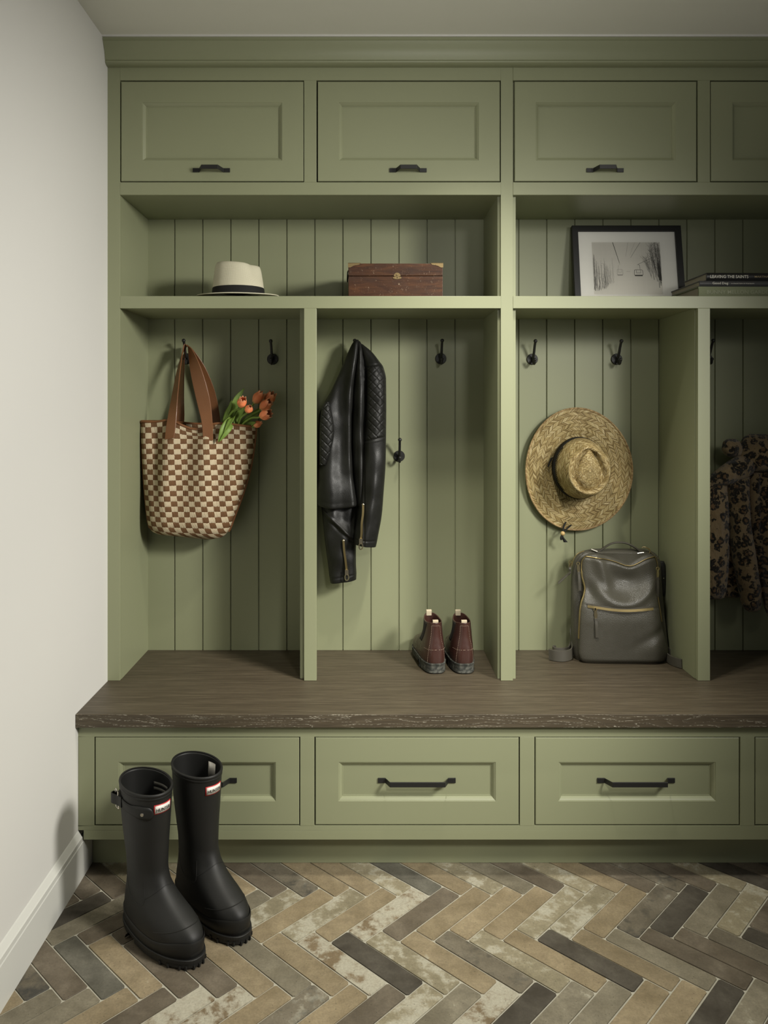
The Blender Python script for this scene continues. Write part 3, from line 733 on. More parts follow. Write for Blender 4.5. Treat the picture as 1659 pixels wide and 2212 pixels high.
def chair_(u, v, s, g):                                   # chairlift seat hanging from its cable
    stroke([(u - .055*s, v - .02), (u - .06*s, v + .06), (u - .05*s, v + .09), (u + .05*s, v + .09), (u + .062*s, v + .06), (u + .058*s, v - .01), (u + .045*s, v - .025), (u - .045*s, v - .025), (u - .055*s, v - .01)], .0012*s, .0012*s, g, 4)
    stroke([(u - .05*s, v + .083), (u + .055*s, v + .083)], .0045*s, .0045*s, g, 4); stroke([(u - .03*s, v - .02), (u - .03*s, v + .035), (u + .03*s, v + .035), (u + .03*s, v - .02)], .0009*s, .0009*s, g, 4)
chair_(.665, .555, 1.05, .09); stroke([(.655, .43), (.685, .44), (.69, .53)], .0011, .0011, .10, 4)
chair_(.395, .545, .70, .36); stroke([(.375, .44), (.375, .52)], .0007, .0007, .42, 4); stroke([(.49, .56), (.545, .565)], .0009, .0009, .44, 4)
pr.xf(FM)
_n = NT('photo_print', .5, spec=.3); _n.base(_n.attr('col')); M_PRINT = _n.mat
build('photo_print', pr, M_PRINT, t, smooth=False, label='black and white print of chairlifts between bare trees')
gl = bpy.data.materials.new('picture_glass'); gl.use_nodes = True; nt_ = gl.node_tree; nt_.nodes.remove(nt_.nodes['Principled BSDF'])
mx = nt_.nodes.new('ShaderNodeMixShader'); tr = nt_.nodes.new('ShaderNodeBsdfTransparent'); gs = nt_.nodes.new('ShaderNodeBsdfGlossy'); gs.inputs['Roughness'].default_value = .02
fz = nt_.nodes.new('ShaderNodeFresnel'); fz.inputs['IOR'].default_value = 1.45
nt_.links.new(fz.outputs[0], mx.inputs[0]); nt_.links.new(tr.outputs[0], mx.inputs[1]); nt_.links.new(gs.outputs[0], mx.inputs[2]); nt_.links.new(mx.outputs[0], nt_.nodes['Material Output'].inputs[0])
g_ = MB().poly(rg([(fb*.9,fb*.9),(W_-fb*.9,fb*.9),(W_-fb*.9,H_-fb*.9),(fb*.9,H_-fb*.9)], fd*.18)); g_.xf(FM)
build('glass', g_, gl, t, smooth=False)
# --- three books
M_BKBLACK = plain('black_dust_jacket', (.011,.011,.010,1), .35); M_BKGREY = plain('grey_dust_jacket', (.060,.060,.060,1), .45)
_n = NT('green_book_cloth', .8, spec=.2); _n.base(_n.mix(_n.noise(_n.coord(), 500, 2), (.20,.225,.13,1), (.28,.30,.19,1))); M_BKGREEN = _n.mat
M_INK = plain('ivory_lettering', (.70,.68,.58,1), .6); M_GOLD = plain('tan_lettering', (.38,.30,.15,1), .5); M_EMB = plain('blind_stamped_lettering', (.33,.35,.23,1), .6)
def book(label, loc, w, d, h, rot, cover, texts, page_in=.004):
    """loc = front-left bottom corner, spine faces the room"""
    t = thing('book', label, 'book', loc, 'books stacked flat on the upper shelf', math.radians(rot))
    b = .0026; r = h / 2
    c = MB(); c.box(0, w, 0, d, 0, b); c.box(0, w, 0, d, h - b, h)
    n = 8; out = [(-.004 * math.sin(PI * i / n), b*0 + h * i / n) for i in range(n + 1)]; inn = [(.003, h - b), (.003, b)]
    c.loft([[(x, y, z) for y, z in out + inn] for x in (0, w)])
    build('cover', c, cover, t, smooth=False, local=True)
    build('pages', MB().box(page_in, w - page_in, .0031, d - .003, b, h - b), M_PAPER, t, smooth=False, local=True)
    for s, cx, cw, ch, m, bold in texts:
        tx = MB(); add_text(tx, s, cw, lambda x, y: (cx + x, -.0048 + .0016 * (y / (h/2)) ** 2, h * .5 + y), ch, bold)
        build('spine_lettering', tx, m, t, smooth=False, local=True)
    return t
YS = 2.418; S_ = YS / F
xb, xm, xt_ = X(1508.5, YS), X(1510.8, YS), X(1525.7, YS)
hb = Z(618.9, YS) - ZSHELF - .0006; hm = Z(606.5, YS) - Z(618.9, YS) - .0004; ht = Z(589.2, YS) - Z(606.5, YS) - .0004
cxp = lambda px, x0: X(px, YS) - x0
book('thick sage green cloth book at the bottom of the shelf stack', (xb, YS, ZSHELF + .0004), .300, .205, hb, 1.0, M_BKGREEN, [('BUNNY MELLON GARDEN', cxp(1597, xb), .205, .0115, M_EMB, .004)])
book('thin grey book lying in the middle of the shelf stack', (xm, YS, ZSHELF + .0008 + hb), .290, .245, hm, 1.0, M_BKGREY, [('Good Dog', cxp(1555, xm), .0492, .0098, M_INK, .012), ('A COLLECTION OF PORTRAITS', cxp(1603.5, xm), .072, .0032, M_INK, .008)], .003)
book('black book on top of the shelf stack', (xt_, YS, ZSHELF + .0012 + hb + hm), .235, .165, ht, 1.2, M_BKBLACK, [('LEAVING THE SAINTS', cxp(1574.5, xt_), .1195, .0098, M_INK, .010), ('MARTHA BECK', cxp(1655.5, xt_), .0745, .0058, M_GOLD, .008)])
# ---------------------------------------------------------------- woven tote and tulips
YTO = 2.600
t = thing('tote_bag', 'brown and cream checked woven tote hanging by tan leather straps from a hook', 'tote bag', P(410, 1160, YTO), None)
rows = [(914, 304, 553, YTO, .030, .030), (940, 305.5, 551.5, YTO, .040, .040), (1000, 309, 543, YTO, .052, .050), (1050, 312.5, 530, YTO, .060, .056), (1090, 316, 516, YTO, .064, .058),
        (1120, 319.5, 504, YTO, .064, .058), (1138, 323, 496, YTO, .058, .054), (1149, 330, 487, YTO, .046, .044), (1156, 344, 474, YTO, .026, .026), (1159, 366, 452, YTO, .008, .008)]
def tote_fold(u, v, px, py):
    w = sstep(0, .15, v) * (1 - .75 * sstep(.55, 1.0, v))
    d = -.016 * gauss(px - (338 + 10*v), 13) * (1 - v) + .010 * gauss(px - (372 - 8*v), 16) * (.4 + v) + .013 * gauss(px - (447 + 8*v), 20) * (1 - .4*v)
    d += -.014 * gauss(px - (412 - 6*v), 24) * (1 - .3*v) - .009 * gauss(px - (485 - 12*v), 18) * (1 - .5*v) + .005 * math.sin(px * .085 + v * 5)
    return d * (.25 + .75*w)
def tote_rim(u, v, front):
    k = (1 - sstep(0, .16, v))
    if front: f = -3 + 16 * gauss(u - .50, .15) + 10 * sstep(.6, 1.0, u) - 5 * gauss(u - .27, .08) - 2 * gauss(u - .64, .06)
    else: f = -4 + 8 * sstep(.5, 1, u) + 6 * gauss(u - .5, .2)
    return f * k + 9 * sstep(.75, 1, v) * (u - .3)
mb = MB(); rr = rowloft(mb, rows, 60, 56, 2.5, tote_fold, tote_rim, cap0=False)
# weave coordinates: columns about 12.7 px wide, rows about 11 px tall
for i, u in enumerate(mb.uv):
    if u: mb.uv[i] = [(a * 100 / 12.7 + .0, b * 245 / 11.0) for a, b in u]
build('woven_body', mb, M_WEAVE, t, solid=.003, angle=180)
Mtrim = M_TAN
rim = rr[0]; n = len(rim)
build('rim_binding', MB().tube([rim[i % n] for i in range(n + 1)], .0042, 8, cap=False), Mtrim, t)
nf = 56
for side, idx in (('l', 0), ('r', nf)):
    path = [r[idx] + Vector((-.001 if idx == 0 else .001, 0, 0)) for r in rr[:-4]]
    build('side_piping', MB().tube(path, .0040, 8), Mtrim, t)
def strap(pts, wid, th=.0032):
    path = spline([p for p in pts], 40); ws = spline(wid, 40)
    return MB().ribbon(path, lambda q: ws[min(40, int(round(q * 40)))], th)
tip = P(401.5, 744, 2.640)
# front handle: left leg turned edge-on, right leg facing the room
fl = [P(366, 948, 2.553), P(370, 915, 2.556), P(377, 860, 2.578), P(386, 800, 2.604), P(393.5, 765, 2.622), P(399, 747.5, 2.630), P(405, 746.5, 2.630), P(411.5, 758, 2.616), P(423, 800, 2.596), P(438, 860, 2.580), P(447, 910, 2.556), P(449.5, 952, 2.548)]
fw = [Vector((.0165, -.004, .003)), Vector((.017, -.004, .003)), Vector((.0135, -.010, .003)), Vector((.009, -.013, .003)), Vector((.005, -.016, .003)), Vector((.002, -.017, .004)), Vector((.002, -.017, -.002)), Vector((.010, -.014, .003)), Vector((.020, -.008, .006)), Vector((.0225, -.003, .006)), Vector((.018, 0, .003)), Vector((.0165, 0, .001))]
build('front_strap', strap(fl, fw), M_TAN, t)
bl = [P(385, 935, 2.637), P(388, 900, 2.640), P(391, 850, 2.645), P(394, 800, 2.648), P(398, 765, 2.650), P(401, 749, 2.650), P(406, 748, 2.650), P(414, 762, 2.650), P(432, 800, 2.650), P(452, 850, 2.646), P(464, 900, 2.640), P(467, 940, 2.637)]
bw_ = [Vector((.016, .002, 0))]*2 + [Vector((.012, -.009, 0)), Vector((.009, -.012, 0)), Vector((.004, -.014, 0)), Vector((.002, -.013, .002)), Vector((.002, -.013, -.002)), Vector((.012, -.010, .004)), Vector((.020, -.004, .008)), Vector((.020, 0, .006)), Vector((.017, 0, .003)), Vector((.016, 0, 0))]
build('rear_strap', strap(bl, bw_), M_TAN, t)
# --- tulips
def tulip(label, base, head, axis, size, opening, bend, leaves):
    """base: where the stem leaves the bag, head: base of the flower, axis: where the flower points"""
    t = thing('tulip', label, 'tulip', base, 'coral tulips in the woven tote')
    axis = Vector(axis).normalized(); head = Vector(head); base = Vector(base)
    mid = (head + base) / 2 + Vector(bend)
    build('stem', MB().tube(spline([base + Vector((-.02, .0, -.05)), base, mid, head - axis * size * .3, head + axis * .002], 20), .0036, 8), M_LEAF, t)
    u = axis.orthogonal().normalized(); w = axis.cross(u); mb = MB()
    for k in range(6):
        a0 = k * PI / 3; rad = 1.0 if k % 2 == 0 else .90; rings = []; UVr = []
        nu, nv = 8, 12
        for j in range(nv + 1):
            v = j / nv; prof = math.sin(PI * min(1, .08 + .80 * v)) ** .75 * (.50 if opening < .5 else .52); prof = lerp(prof, .16 + .42*opening, sstep(.45, 1, v))
            hw = .86 * min(1, .25 + 2.2 * v) * math.sqrt(max(.02, 1 - max(0, (v - .62) / .40) ** 2)); ring = []
            for i in range(nu + 1):
                s = (i / nu - .5) * 2; a = a0 + s * hw; r = size * prof * rad * (1 - .05*abs(s)**3)
                zz = size * 1.38 * (v - .10 * s * s * sstep(.6, 1, v) + .03 * math.sin(a*5 + k) * sstep(.8, 1, v))
                ring.append(head + axis * zz + (u * math.cos(a) + w * math.sin(a)) * r)
            rings.append(ring)
        mb.loft(rings, closed=False, uvs=lambda i, j: (j / 8 + k * 1.3, i / 12))
    build('blossom', mb, M_PETAL, t, solid=.0007, angle=180)
    for pts, wd, tw in leaves:
        pts = [Vector(p) for p in pts]; path = spline(pts, 18); rings = []
        for i, p in enumerate(path):
            q = i / 18; tg = (path[min(18, i+1)] - path[max(0, i-1)]).normalized()
            sd = tg.cross(Vector((tw, -1, .2))).normalized(); up_ = sd.cross(tg); h = wd * (math.sin(PI * (.12 + .88 * q) ** .85) ** .8 if q < 1 else 0) + .0002
            rings.append([p - sd*h, p - sd*h*.5 - up_*h*.18, p - up_*h*.26, p + sd*h*.5 - up_*h*.18, p + sd*h])
        build('leaf', MB().loft(rings, closed=False), M_LEAF, t, solid=.0006, angle=180)
    return t
YL = 2.585
Bz = lambda px, py, y=YL: P(px, py, y)
first_tulip = tulip('open coral tulip at the upper left of the bunch in the tote', Bz(492, 905), P(520, 879, 2.555), (.35, -.75, .75), .032, .45, (-.004, 0, .006),
      [([Bz(497, 912), Bz(503, 890), Bz(512, 862), P(528, 838, 2.60)], .013, .4), ([Bz(482, 912), Bz(490, 892), Bz(497, 878), P(500, 864, 2.58)], .009, -.6)])
tulip('nearly closed coral tulip lowest in the middle of the bunch', Bz(513, 920), P(534.5, 889.5, 2.545), (.42, -.85, .55), .0275, .10, (-.006, 0, .004),
      [([Bz(508, 918), Bz(514, 900), Bz(522, 886), P(533, 876, 2.59)], .011, .5)])
tulip('wide open coral tulip furthest to the right of the bunch', Bz(521, 920), P(562, 900, 2.540), (.86, -.55, .30), .0335, .62, (0, 0, .010),
      [([Bz(526, 922), Bz(540, 916), P(553, 912.5, 2.57)], .009, .3)])
tulip('coral tulip rising tallest at the back of the bunch', Bz(512, 912, 2.60), P(548.5, 871, 2.615), (.62, -.12, .78), .036, .50, (0, 0, .004), [])
tulip('shaded red tulip hidden behind the other blooms at the upper right', Bz(520, 914, 2.61), P(575, 872, 2.645), (.55, -.35, .75), .036, .60, (0, 0, .004), [])
tulip('coral tulip leaning right between the tall one and the wide open one', Bz(518, 917, 2.60), P(563.5, 884, 2.590), (.72, -.40, .55), .036, .50, (0, 0, .003),
      [([Bz(522, 918, 2.60), Bz(535, 905, 2.60), Bz(550, 895, 2.60), P(562, 890, 2.60)], .010, .2)])
tulip('small mauve tulip bud drooping over the right rim of the tote', Bz(525, 922, 2.59), P(548, 920.5, 2.585), (.85, -.1, .38), .0235, .05, (0, 0, .004), [])
def blade(pts, wd, tw):
    path = spline(pts, 18); rings = []
    for i, p in enumerate(path):
        q = i / 18; tg = (path[min(18, i+1)] - path[max(0, i-1)]).normalized(); sd = tg.cross(Vector((tw, -1, .2))).normalized(); up_ = sd.cross(tg)
        h = wd * math.sin(PI * (.10 + .90 * q)) ** .8 + .0002 if q < 1 else .0003
        rings.append([p - sd*h, p - sd*h*.5 - up_*h*.16, p - up_*h*.25, p + sd*h*.5 - up_*h*.16, p + sd*h])
    return MB().loft(rings, closed=False)
build('leaf', blade([P(504, 900, 2.585), P(494, 910, 2.556), P(484, 925, 2.540), P(478, 940, 2.536), P(471.5, 956, 2.538)], .0115, .3), M_LEAF, first_tulip, solid=.0006, angle=180)
build('leaf', blade([P(508, 897, 2.58), P(501, 903, 2.552), P(493, 917, 2.540), P(484, 934, 2.534)], .0105, -.5), M_LEAF, first_tulip, solid=.0006, angle=180)
build('leaf', blade([P(503, 918, 2.57), P(497, 925, 2.545), P(487, 938, 2.536), P(474, 954, 2.535)], .0075, .8), M_LEAF, first_tulip, solid=.0006, angle=180)
# ---------------------------------------------------------------- black leather jacket hung by its collar
t = thing('leather_jacket', 'black leather biker jacket hanging folded from its collar', 'jacket', P(760, 1255, 2.62), None)
def wrinkle(px, py, a=1.0):
    return a * (.0016 * math.sin(px * .16 + py * .045) + .0012 * math.sin(px * .07 - py * .09 + 1.3) + .0010 * math.sin(py * .13 + px * .02))
YJ = 2.630
# rear body seen below the right sleeve
mb = MB(); rowloft(mb, [(760, 762, 800, 2.650, .01, .01), (860, 745, 828, 2.652, .02, .015), (1000, 735, 829, 2.652, .02, .015), (1085, 735, 826, 2.652, .018, .015), (1112, 770, 826, 2.652, .014, .012), (1114, 774, 822, 2.652, .006, .006)], 30, 20, 2.4)
build('back_panel', mb, M_JACKET, t, angle=180)
# front left body: falls from the hook as a broad fold
rows = [(735, 767, 775, YJ, .010, .008), (742, 761, 776, YJ - .006, .018, .014), (770, 748, 777, YJ - .008, .026, .02), (810, 731, 773, YJ - .006, .034, .024), (850, 712, 768, YJ, .042, .03),
        (880, 695, 766, YJ, .050, .03), (900, 689, 763, YJ, .052, .03), (960, 688, 762, YJ, .054, .03), (1020, 687, 764, YJ - .004, .058, .03), (1060, 684, 770, YJ - .008, .062, .03), (1083, 683, 774.5, YJ - .008, .064, .03), (1089, 684, 775, YJ - .008, .060, .03)]
def body_fold(u, v, px, py):
    ridge = lerp(769, 757, sstep(735, 860, py)); ridge = lerp(ridge, 766, sstep(950, 1085, py))
    d = .014 * gauss(px - ridge, 9) * (1 - .3 * sstep(1000, 1085, py)) - .012 * gauss(px - (ridge - 22), 14) * sstep(760, 850, py) * (1 - sstep(980, 1060, py))
    d += .010 * gauss(px - (712 + (py-980)*.02), 15) * sstep(960, 1060, py) - .008 * gauss(px - 738, 12) * sstep(990, 1060, py)
    return d + wrinkle(px, py, .8) + .0022 * (gauss(py - 1076, 1.6) + gauss(py - 1081.5, 1.4)) * -1
mb = MB(); rowloft(mb, rows, 90, 48, 2.3, body_fold, lambda u, v, f: 6 * sstep(.9, 1, v) * math.sin(PI * u))
build('body', mb, M_JACKET, t, angle=180)
# quilted left shoulder, mostly in shade at the left edge
def quilt(cx, cy, px, py, k, ang=.92):
    a = (px - cx) * math.cos(ang) + (py - cy) * math.sin(ang) * .95; b = -(px - cx) * math.cos(ang) + (py - cy) * math.sin(ang) * .95
    f = lambda q: abs(math.sin(q / k * PI))
    return .0034 * (min(1, f(a) * 2.6) * min(1, f(b) * 2.6)) ** .8
mb = MB(); rowloft(mb, [(868, 702, 712, YJ - .046, .012, .01), (885, 694, 716, YJ - .048, .020, .02), (930, 690, 722, YJ - .050, .022, .02), (970, 689.5, 716, YJ - .050, .020, .02), (1004, 690, 704, YJ - .048, .012, .01)], 110, 48, 2.2, lambda u, v, px, py: quilt(700, 900, px, py, 12, .80))
build('quilted_shoulder', mb, M_JACKET, t, angle=180)
# front edge between body and sleeve
rows = [(738, 769, 778, YJ - .006, .012, .01), (760, 770, 790, YJ - .012, .022, .02), (800, 767, 797, YJ - .018, .034, .025), (860, 762, 795, YJ - .014, .040, .025), (950, 760, 793, YJ - .010, .042, .025), (1040, 764, 794, YJ - .010, .042, .025), (1090, 768, 795, YJ - .010, .040, .02)]
mb = MB(); rowloft(mb, rows, 60, 28, 2.2, lambda u, v, px, py: .008 * gauss(px - (778 + .01 * (py - 850)), 6) + wrinkle(px, py, 1.2) - .003 * gauss((py - 793) - (px - 785) * -.75, 2.0) - .003 * gauss((py - 815) - (px - 785) * -.9, 2.0) - .0025 * gauss((py - 768) - (px - 785) * -.3, 1.8))
build('front_panel', mb, M_JACKET, t, angle=180)
# right sleeve: yoke, quilted upper arm, long forearm and cuff
rows = [(744, 775, 784, YJ - .014, .012, .012), (760, 781, 803, YJ - .020, .026, .02), (780, 785, 819, YJ - .026, .036, .026), (793, 787, 828, YJ - .028, .042, .03), (820, 790, 834, YJ - .030, .046, .034), (880, 789.5, 834.5, YJ - .030, .048, .034), (945, 786, 834, YJ - .030, .048, .034),
        (1000, 783, 833, YJ - .032, .048, .034), (1060, 779, 829, YJ - .036, .046, .034), (1110, 772, 825, YJ - .040, .044, .032), (1160, 765, 816, YJ - .044, .040, .03), (1176, 763, 812, YJ - .044, .038, .028)]
def sleeve_fold(u, v, px, py):
    d = wrinkle(px, py, 1.0) + .006 * gauss(u - .52, .18) * sstep(960, 1010, py)
    seam = lerp(783, 791, sstep(760, 800, py)); seam = lerp(seam, 787, sstep(900, 1000, py))
    d -= .0025 * gauss(px - seam, 1.5) * sstep(755, 800, py)
    top = 793 - (px - 790) * .16; bot = 952 - (px - 790) * .22
    if py > top and py < bot and px > seam + 1: d += quilt(812, 800, px, py, 12.0, .80) * min(1, (py - top) / 5, (bot - py) / 5, (px - seam) / 4)
    d -= .003 * gauss(py - bot, 1.6) + .0025 * gauss(py - top, 1.5)
    if px > seam - 2: d += .0012 * gauss(py - bot - 4, 2.0)
    return d - .0028 * gauss(py - 1164, 1.4)
mb = MB(); rowloft(mb, rows, 300, 84, 2.1, sleeve_fold, lambda u, v, f: 7 * sstep(.93, 1, v) * (u - .35))
build('right_sleeve', mb, M_JACKET, t, angle=180)
# left sleeve hanging below the hem
rows = [(1062, 694, 764, YJ - .004, .030, .025), (1090, 694, 772, YJ - .006, .036, .03), (1120, 697, 774, YJ - .008, .040, .03), (1160, 701, 771, YJ - .010, .040, .03), (1185, 704, 769, YJ - .010, .038, .03), (1215, 708, 769, YJ - .010, .036, .028), (1240, 711, 770, YJ - .010, .034, .026), (1256, 714, 769.5, YJ - .010, .030, .024)]
def ls_fold(u, v, px, py):
    d = wrinkle(px, py, 1.5); s = 1104 + (px - 702) * .93
    d += .006 * gauss(py - s, 3.5) - .004 * gauss(py - s - 9, 5) - .012 * sstep(s, s - 24, py) * sstep(715, 745, px)
    return d - .0026 * gauss(py - 1244 + (px - 740) * .12, 1.4)
mb = MB(); rowloft(mb, rows, 90, 44, 2.2, ls_fold, lambda u, v, f: -7 * sstep(.85, 1, v) * (u - .3))
build('left_sleeve', mb, M_JACKET, t, angle=180)
M_PALEGOLD = plain('pale_gold', (.70,.61,.42,1), .28, 1.0)
def zipper(name, pts, parent):
    path = spline(pts, 24); z = MB().ribbon(path, lambda q: Vector((.0036, 0, 0)), .003)
    o = build(name, z, M_BRASS, parent)
    for i in range(1, 24):
        pass
    e = path[-1]; build('zip_stop', MB().sphere(path[0], .0046, 8, 6, (1, .6, .8)), M_PALEGOLD, o); m = MB(); m.box(e.x - .0058, e.x + .0058, e.y - .0062, e.y - .001, e.z - .012, e.z + .004)
    o2 = build('zip_slider', m, M_PALEGOLD, o); m = MB()
    ring = [e + Vector((.0062 * math.cos(a), -.0048, -.021 + .0098 * math.sin(a))) for a in (2*PI*k/14 for k in range(15))]
    m.tube(ring, .0020, 6); build('zip_pull', m, M_PALEGOLD, o)
zipper('cuff_zip', [P(784.5, 1090, 2.543), P(784, 1110, 2.541), P(781.5, 1130, 2.540), P(781, 1150, 2.541), P(779.5, 1166, 2.543)], t)
zipper('cuff_zip', [P(742, 1168, 2.575), P(743.5, 1190, 2.575), P(746.5, 1212, 2.577), P(749, 1233, 2.580)], t)
# ---------------------------------------------------------------- big straw hat on the bay wall
YH = 2.655
C_ = P(1247, 1012, YH); rx_, rz_ = .1815, .2085
t = thing('straw_hat', 'wide brimmed golden straw hat with a black band hanging on the beadboard', 'straw hat', C_ - Vector((0, 0, rz_)))
SM = Matrix.Translation(C_ + Vector((.006, 0, .002))) @ Matrix(((0, -1, 0, 0), (0, 0, -1, 0), (1, 0, 0, 0), (0, 0, 0, 1)))     # local x=up, z=towards room
def st_dent(x, y):
    q = math.hypot((x + .05) / (.62 if x < 0 else .86), y / lerp(.50, .26, sstep(-.3, .8, x)))
    return .021 * gauss(q - 1.02, .26) + .004 * sstep(1.0, .5, q) - .006 * gauss(q, .5)
cm = crown_mesh(.105, .0905, .132, .12, st_dent, .0, .25, 96, 18, 26, lambda a, s: (a * 150, s * 9.0)); cm.xf(SM)
build('crown', cm, M_STRAW, t, angle=180)
nt = 120; nr = 26
def straw_brim(r, k):
    th = 2*PI*k/nt; c, s = math.cos(th), math.sin(th)
    R1 = 1 + .012 * math.sin(3 * th + .5)
    x = lerp(.1025, rz_ * R1, r) * c; y = lerp(.0885, rx_ * R1, r) * s
    z = .006 * math.sin(PI * r) + .012 * r * r * (abs(s) ** 2) * (1.0 if s < 0 else .7) + .004 * r * math.sin(2 * th + 1)
    return Vector((x - .006 * r, y, z - .012))
br = MB(); br.loft([[straw_brim(i/nr, k) for k in range(nt)] for i in range(nr + 1)], cap0=False, cap1=False, uvs=lambda i, j: (j / nt * 250, i / nr * 8.0)); br.xf(SM)
build('brim', br, M_STRAW, t, solid=.0025, angle=180)
edge = MB().tube([SM @ straw_brim(1.0, k) for k in range(nt + 1)], .0034, 8, cap=False)
_n = NT('straw_braid', .6, spec=.25); _o = _n.coord(); _n.base(_n.mix(_n.ramp(_n.noise(_o, 130, 2), [(.35, 0.0), (.65, 1.0)]), (.22,.14,.06,1), (.44,.32,.16,1)))
build('brim_edge', edge, _n.mat, t)
bd = MB(); rings = []
for k in range(97):
    th = 2*PI*k/96; w = 0.031 * (.50 + .50 * sstep(-.7, .8, math.sin(th) * 1.0))
    rings.append([Vector((.105*math.cos(th)*(1.014 - .25*max(0,z/.132)**1.4), .0905*math.sin(th)*(1.014 - .25*max(0,z/.132)**1.4), z)) for z in (-.006, -.006 + w*.5, -.006 + w)])
bd.loft(rings, closed=False); bd.xf(SM)
build('hat_band', bd, M_BLACK, t, solid=.0014, label='black cloth band')
ve = MB()
for k in range(26):                                         # open-work holes above the band
    th = PI/2 + (k - 12.5) * .062
    for zz, off in ((.0295, 0), (.0365, .5)):
        a = th + off * .062; q = 1.003 - .25*max(0,zz/.132)**1.4
        ve.disc((.105*math.cos(a)*q, .0905*math.sin(a)*q, zz), (.8*math.cos(a), math.sin(a), .15), .0024, .0006, 8)
ve.xf(SM); build('vent_holes', ve, M_DARK, t)
# knot, cord, bead and tassel
kn = MB().tube(spline([SM @ Vector((.035, .091, -.002)), SM @ Vector((.020, .100, .000)), SM @ Vector((.004, .106, .001))], 10), .0028, 8)
build('band_knot', kn, M_BLACK, t)
cd = MB()
b0 = P(1216.5, 1151, 2.640)
cd.tube(spline([P(1222, 1128, 2.662), P(1217, 1140, 2.650), b0], 10), .0034, 8, .6); cd.tube(spline([P(1234, 1134, 2.662), P(1224, 1143, 2.652), b0], 10), .0034, 8, .6)
build('chin_cord', cd, M_BLACK, t)
build('bead', MB().sphere(P(1215.5, 1152.5, 2.638), .0078, 14, 10), plain('pale_wood_bead', (.55,.38,.16,1), .4), t)
ta = MB()
ta.tube(spline([P(1215, 1156, 2.638), P(1212.5, 1161, 2.636), P(1213, 1166, 2.636)], 8), .0042, 8)
ta.loft([[P(px + dx, py, 2.637 + dy) for dx, dy in ((-w, 0), (0, -.003), (w, 0), (0, .003))] for px, py, w in ((1213.5, 1157, 2.0), (1217, 1163, 2.6), (1220.5, 1168.5, 4.0), (1222, 1171.5, 4.6))])
build('tassel', ta, M_BLACK, t)
# ---------------------------------------------------------------- taupe leather backpack
YK = 2.605
t = thing('backpack', 'taupe grained leather backpack with gold zips slumped on the oak bench', 'backpack', P(1340, 1437, 2.56), None)
rows = [(1186, 1278, 1392, YK + .026, .010, .012), (1189, 1262, 1404, YK + .024, .020, .016), (1197, 1247, 1417, YK + .021, .028, .026), (1215, 1238, 1426, YK + .018, .026, .034), (1260, 1234.5, 1429, YK + .012, .022, .04), (1320, 1234, 1433, YK + .006, .034, .046), (1375, 1234.5, 1438, YK, .054, .052),
        (1405, 1236, 1441, YK, .056, .054), (1424, 1242, 1440, YK, .052, .05), (1434, 1252, 1434, YK, .044, .04), (1437.5, 1266, 1424, YK, .028, .026)]
mb = MB(); rowloft(mb, rows, 60, 40, 3.0, lambda u, v, px, py: -.008 * gauss(py - 1196, 16) * gauss(px - 1345, 50) + .0015 * math.sin(px*.06 + py*.05))
build('body', mb, M_TAUPE, t, angle=180)
fl_ = [(1197, 1276, 1404), (1202, 1264, 1412), (1210, 1257.5, 1416), (1225, 1255.5, 1419), (1242, 1256.5, 1420), (1258, 1260.5, 1419.5), (1270, 1263.2, 1418.5), (1284, 1261, 1419), (1300, 1255.5, 1421), (1318, 1252.5, 1424), (1345, 1251, 1428), (1380, 1249.5, 1436), (1408, 1249, 1440.5), (1420, 1251.5, 1438.5), (1428, 1257, 1433), (1432, 1266, 1423)]
def front_rows():
    out = []
    for py, a, b in fl_:
        Yc = lerp(YK - .006, YK - .048, sstep(1190, 1350, py)); th = .026 if 1202 < py < 1426 else .016
        if py in (1197, 1432): th = .008
        out.append((py, a, b, Yc, th, .02))
    return out
def dip(u): return 20 * gauss(u - .63, .20) + 5 * gauss(u - .35, .2) - 2
def front_fold(u, v, px, py):
    # slouch: a smile-shaped hollow below the top edge, a ridge running around it
    d = -.028 * gauss((px - 1345) / 48, 1) * gauss((py - 1256) / 38, 1)
    r = math.hypot((px - 1343) / 62, (py - 1238) / 62); 
    d += .015 * gauss(r - 1.0, .22) * sstep(1236, 1282, py)
    d += .012 * gauss((px - 1295) - (py - 1225) * .35, 12) * sstep(1300, 1240, py)
    d -= .014 * gauss((px - 1275) / 14, 1) * gauss((py - 1275) / 22, 1)
    d += .010 * gauss((px - 1405) - (1400 - py) * .10, 26) * gauss((py - 1395) / 34, 1) - .006 * gauss((py - 1375) + (px - 1400) * .55, 12) * sstep(1340, 1400, px)
    d -= .0022 * gauss(py - (1303 + (px - 1255) * .045 - 4*math.sin(PI*u)*-1), 1.3)
    return d
mb = MB(); FR = rowloft(mb, front_rows(), 96, 64, 2.8, front_fold, lambda u, v, f: dip(u) * (1 - sstep(0, .30, v)))
build('front_panel', mb, M_TAUPE, t, angle=180)
nseg = 64
# zip running around the front panel: up the left side, across the top, down the right
left = [FR[i][2] + Vector((-.0015, -.001, 0)) for i in range(74, 4, -2)]; top = [FR[3][k] + Vector((0, -.001, .003)) for k in range(5, nseg - 4, 2)]; right = [FR[i][nseg - 2] + Vector((.0015, -.001, 0)) for i in range(5, 60, 2)]
wd = lambda q: .0026 if q < .33 else .0017
build('main_zip', MB().tube(left + top + right, wd, 8), M_BRASS, t)
# piping at the bottom edge
def yfront(px, py):
    """front surface of the panel near (px,py)"""
    best = None
    for i in range(0, 97):
        for k in range(0, nseg + 1, 2):
            q = FR[i][k]; dx = VX + F*q.x/q.y - px; dz = VY + F*(ZC - q.z)/q.y - py; d = dx*dx + dz*dz
            if best is None or d < best[0]: best = (d, q.y)
    return best[1]
